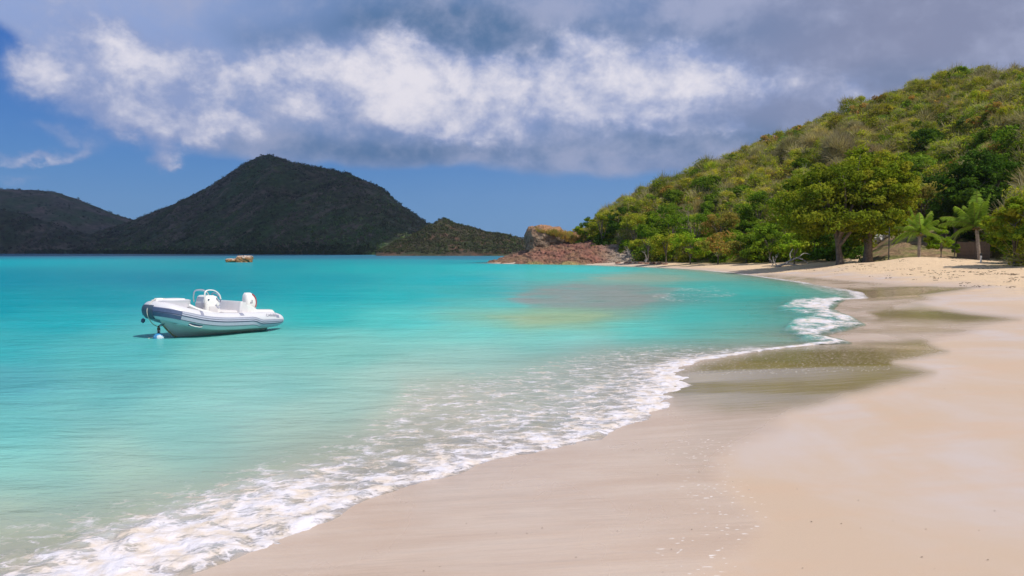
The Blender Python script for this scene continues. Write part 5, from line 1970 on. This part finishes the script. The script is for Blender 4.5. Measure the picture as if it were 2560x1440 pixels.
lo_ = bpy.data.objects.new('lettering', lm)
bpy.data.objects.remove(to)
C.objects.link(lo_)
lo_.name = 'lettering'
lo_.parent = boat
lo_.matrix_local = Mt
if not lm.materials:
    lm.materials.append(m_text)

# bow rope, eye, chain and buoy -----------------------------------------------------
rp_ = catmull([(1.62, .02, .97), (1.84, .03, .975), (2.02, .06, .93), (2.17, .07, .78), (2.215, .07, .66), (2.16, .06, .50), (2.02, .04, .34), (1.84, .02, .26)], 5)
MB().tube(rp_, .013, 6).build('bow_rope', m_rope, boat)
MB().tube([(1.62, -.04, .34), (1.76, -.04, .28), (1.80, 0, .26), (1.76, .04, .28), (1.62, .04, .34)], .016, 6).build('towing_eye', m_steel, boat)
MB().add(ico()[0] * [.07, .07, .07] + [2.05, -.42, .40], ico()[1]).build('fender_knob', m_navy, boat)

hx_, hy_ = -math.cos(BD), -math.sin(BD)
eye = np.array([bo[0], bo[1], 0]) + .75 * 1.80 * np.array([hx_, hy_, 0]) + np.array([0, 0, .92 * .27])
bu = at_z(397, 846)
m_chain = simple_mat('rusty_chain', (0.16, 0.12, 0.09), 0.7, 0.4, var=.3)
ch = MB()
nl = 9
for i in range(nl):
    u = (i + .5) / nl
    c_ = eye * (1 - u) + np.array([bu[0], bu[1], .16]) * u + np.array([0, 0, -.05 * math.sin(math.pi * u)])
    rr2 = .030
    ax = np.array([1, 0, 0]) if i % 2 else np.array([0, 1, 0])
    ch.tube([c_ + rr2 * (math.cos(a) * ax + 1.5 * math.sin(a) * np.array([0, 0, 1])) for a in np.linspace(0, 6.283, 11)], .011, 5, cap=False)
o = ch.build('mooring_chain', m_chain)
tagit(o, 'rusty chain hanging from the boat bow down to the blue buoy', 'chain')

mbu, t, out = new_mat('buoy_blue_white')
p = t.node('ShaderNodeBsdfPrincipled', Roughness=0.45)
nz_ = t.noise(t.obj(), 7.0, 4, 0.6)
t.put(p.inputs['Base Color'], t.mix(t.mr(nz_, 0.50, 0.60), (0.05, 0.28, 0.55), (0.62, 0.68, 0.74)))
t.l.new(p.outputs[0], out.inputs[0])
root = empty('mooring_buoy', (bu[0], bu[1], 0.0))
bd = MB().loft([[(r_ * math.cos(a), r_ * .8 * math.sin(a), z_) for a in np.linspace(0, 2 * math.pi, 17)[:-1]] for r_, z_ in ((.03, -.09), (.09, -.07), (.125, 0), (.12, .06), (.07, .11), (.03, .13))])
bd.build('float', mbu, root)
MB().tube([(.035 * math.cos(a), 0, .15 + .035 * math.sin(a)) for a in np.linspace(0, 6.283, 13)], .010, 6, cap=False).build('ring', m_steel, root)
MB().tube(catmull([(-.12, 0, .02), (-.2, .05, .01), (-.26, .02, -.01), (-.2, -.05, -.03)], 4), .012, 5).build('rope_tail', m_rope, root)
tagit(root, 'small blue and white mooring buoy floating under the boat bow', 'buoy')


# shell chips and grit lying on the smooth foreshore
gg = np.random.default_rng(77)
V, Cc = [], []
for i in range(80):
    px, py = gg.uniform(900, 2550), gg.uniform(900, 1435)
    z_ = .4
    for _ in range(5):
        q = at_z(px, py, z_)
        z_ = gz(q[0], q[1])
    if z_ < .05:
        continue
    a_ = gg.uniform(0, 6.28)
    L_ = gg.uniform(.003, .008)
    c_ = np.array([q[0], q[1], z_ + .003])
    u1 = np.array([math.cos(a_), math.sin(a_), 0]) * L_
    w1_ = np.array([-math.sin(a_), math.cos(a_), 0]) * L_ * .6
    up_ = np.array([0, 0, L_ * .5])
    V += [c_ - u1, c_ - w1_ + up_, c_ + u1, c_ + w1_ + up_]
    Cc += [np.array([(0.10, 0.06, 0.04), (0.30, 0.22, 0.16), (0.72, 0.68, 0.62)][gg.integers(0, 3)])] * 4
V = np.array(V)
o = mesh_np('shell_grit', V, quads(len(V)), mat_tint, dict(tint=np.array(Cc)), smooth=False)
tagit(o, 'tiny shell chips and grit scattered on the smooth damp sand', kind='stuff')

# ------------------------------------------------------------------ thin sea haze
hm, t, out = new_mat('thin_haze')
pv = t.node('ShaderNodeVolumePrincipled', Color=(0.72, 0.82, 1.0), Density=0.00009, Anisotropy=0.3)
t.l.new(pv.outputs[0], out.inputs['Volume'])
hb_ = MB().box(0, 0, 115, 6600, 6600, 252)
hz = hb_.build('haze', hm, smooth=False)
tagit(hz, 'thin bluish sea haze over the bay', kind='stuff')
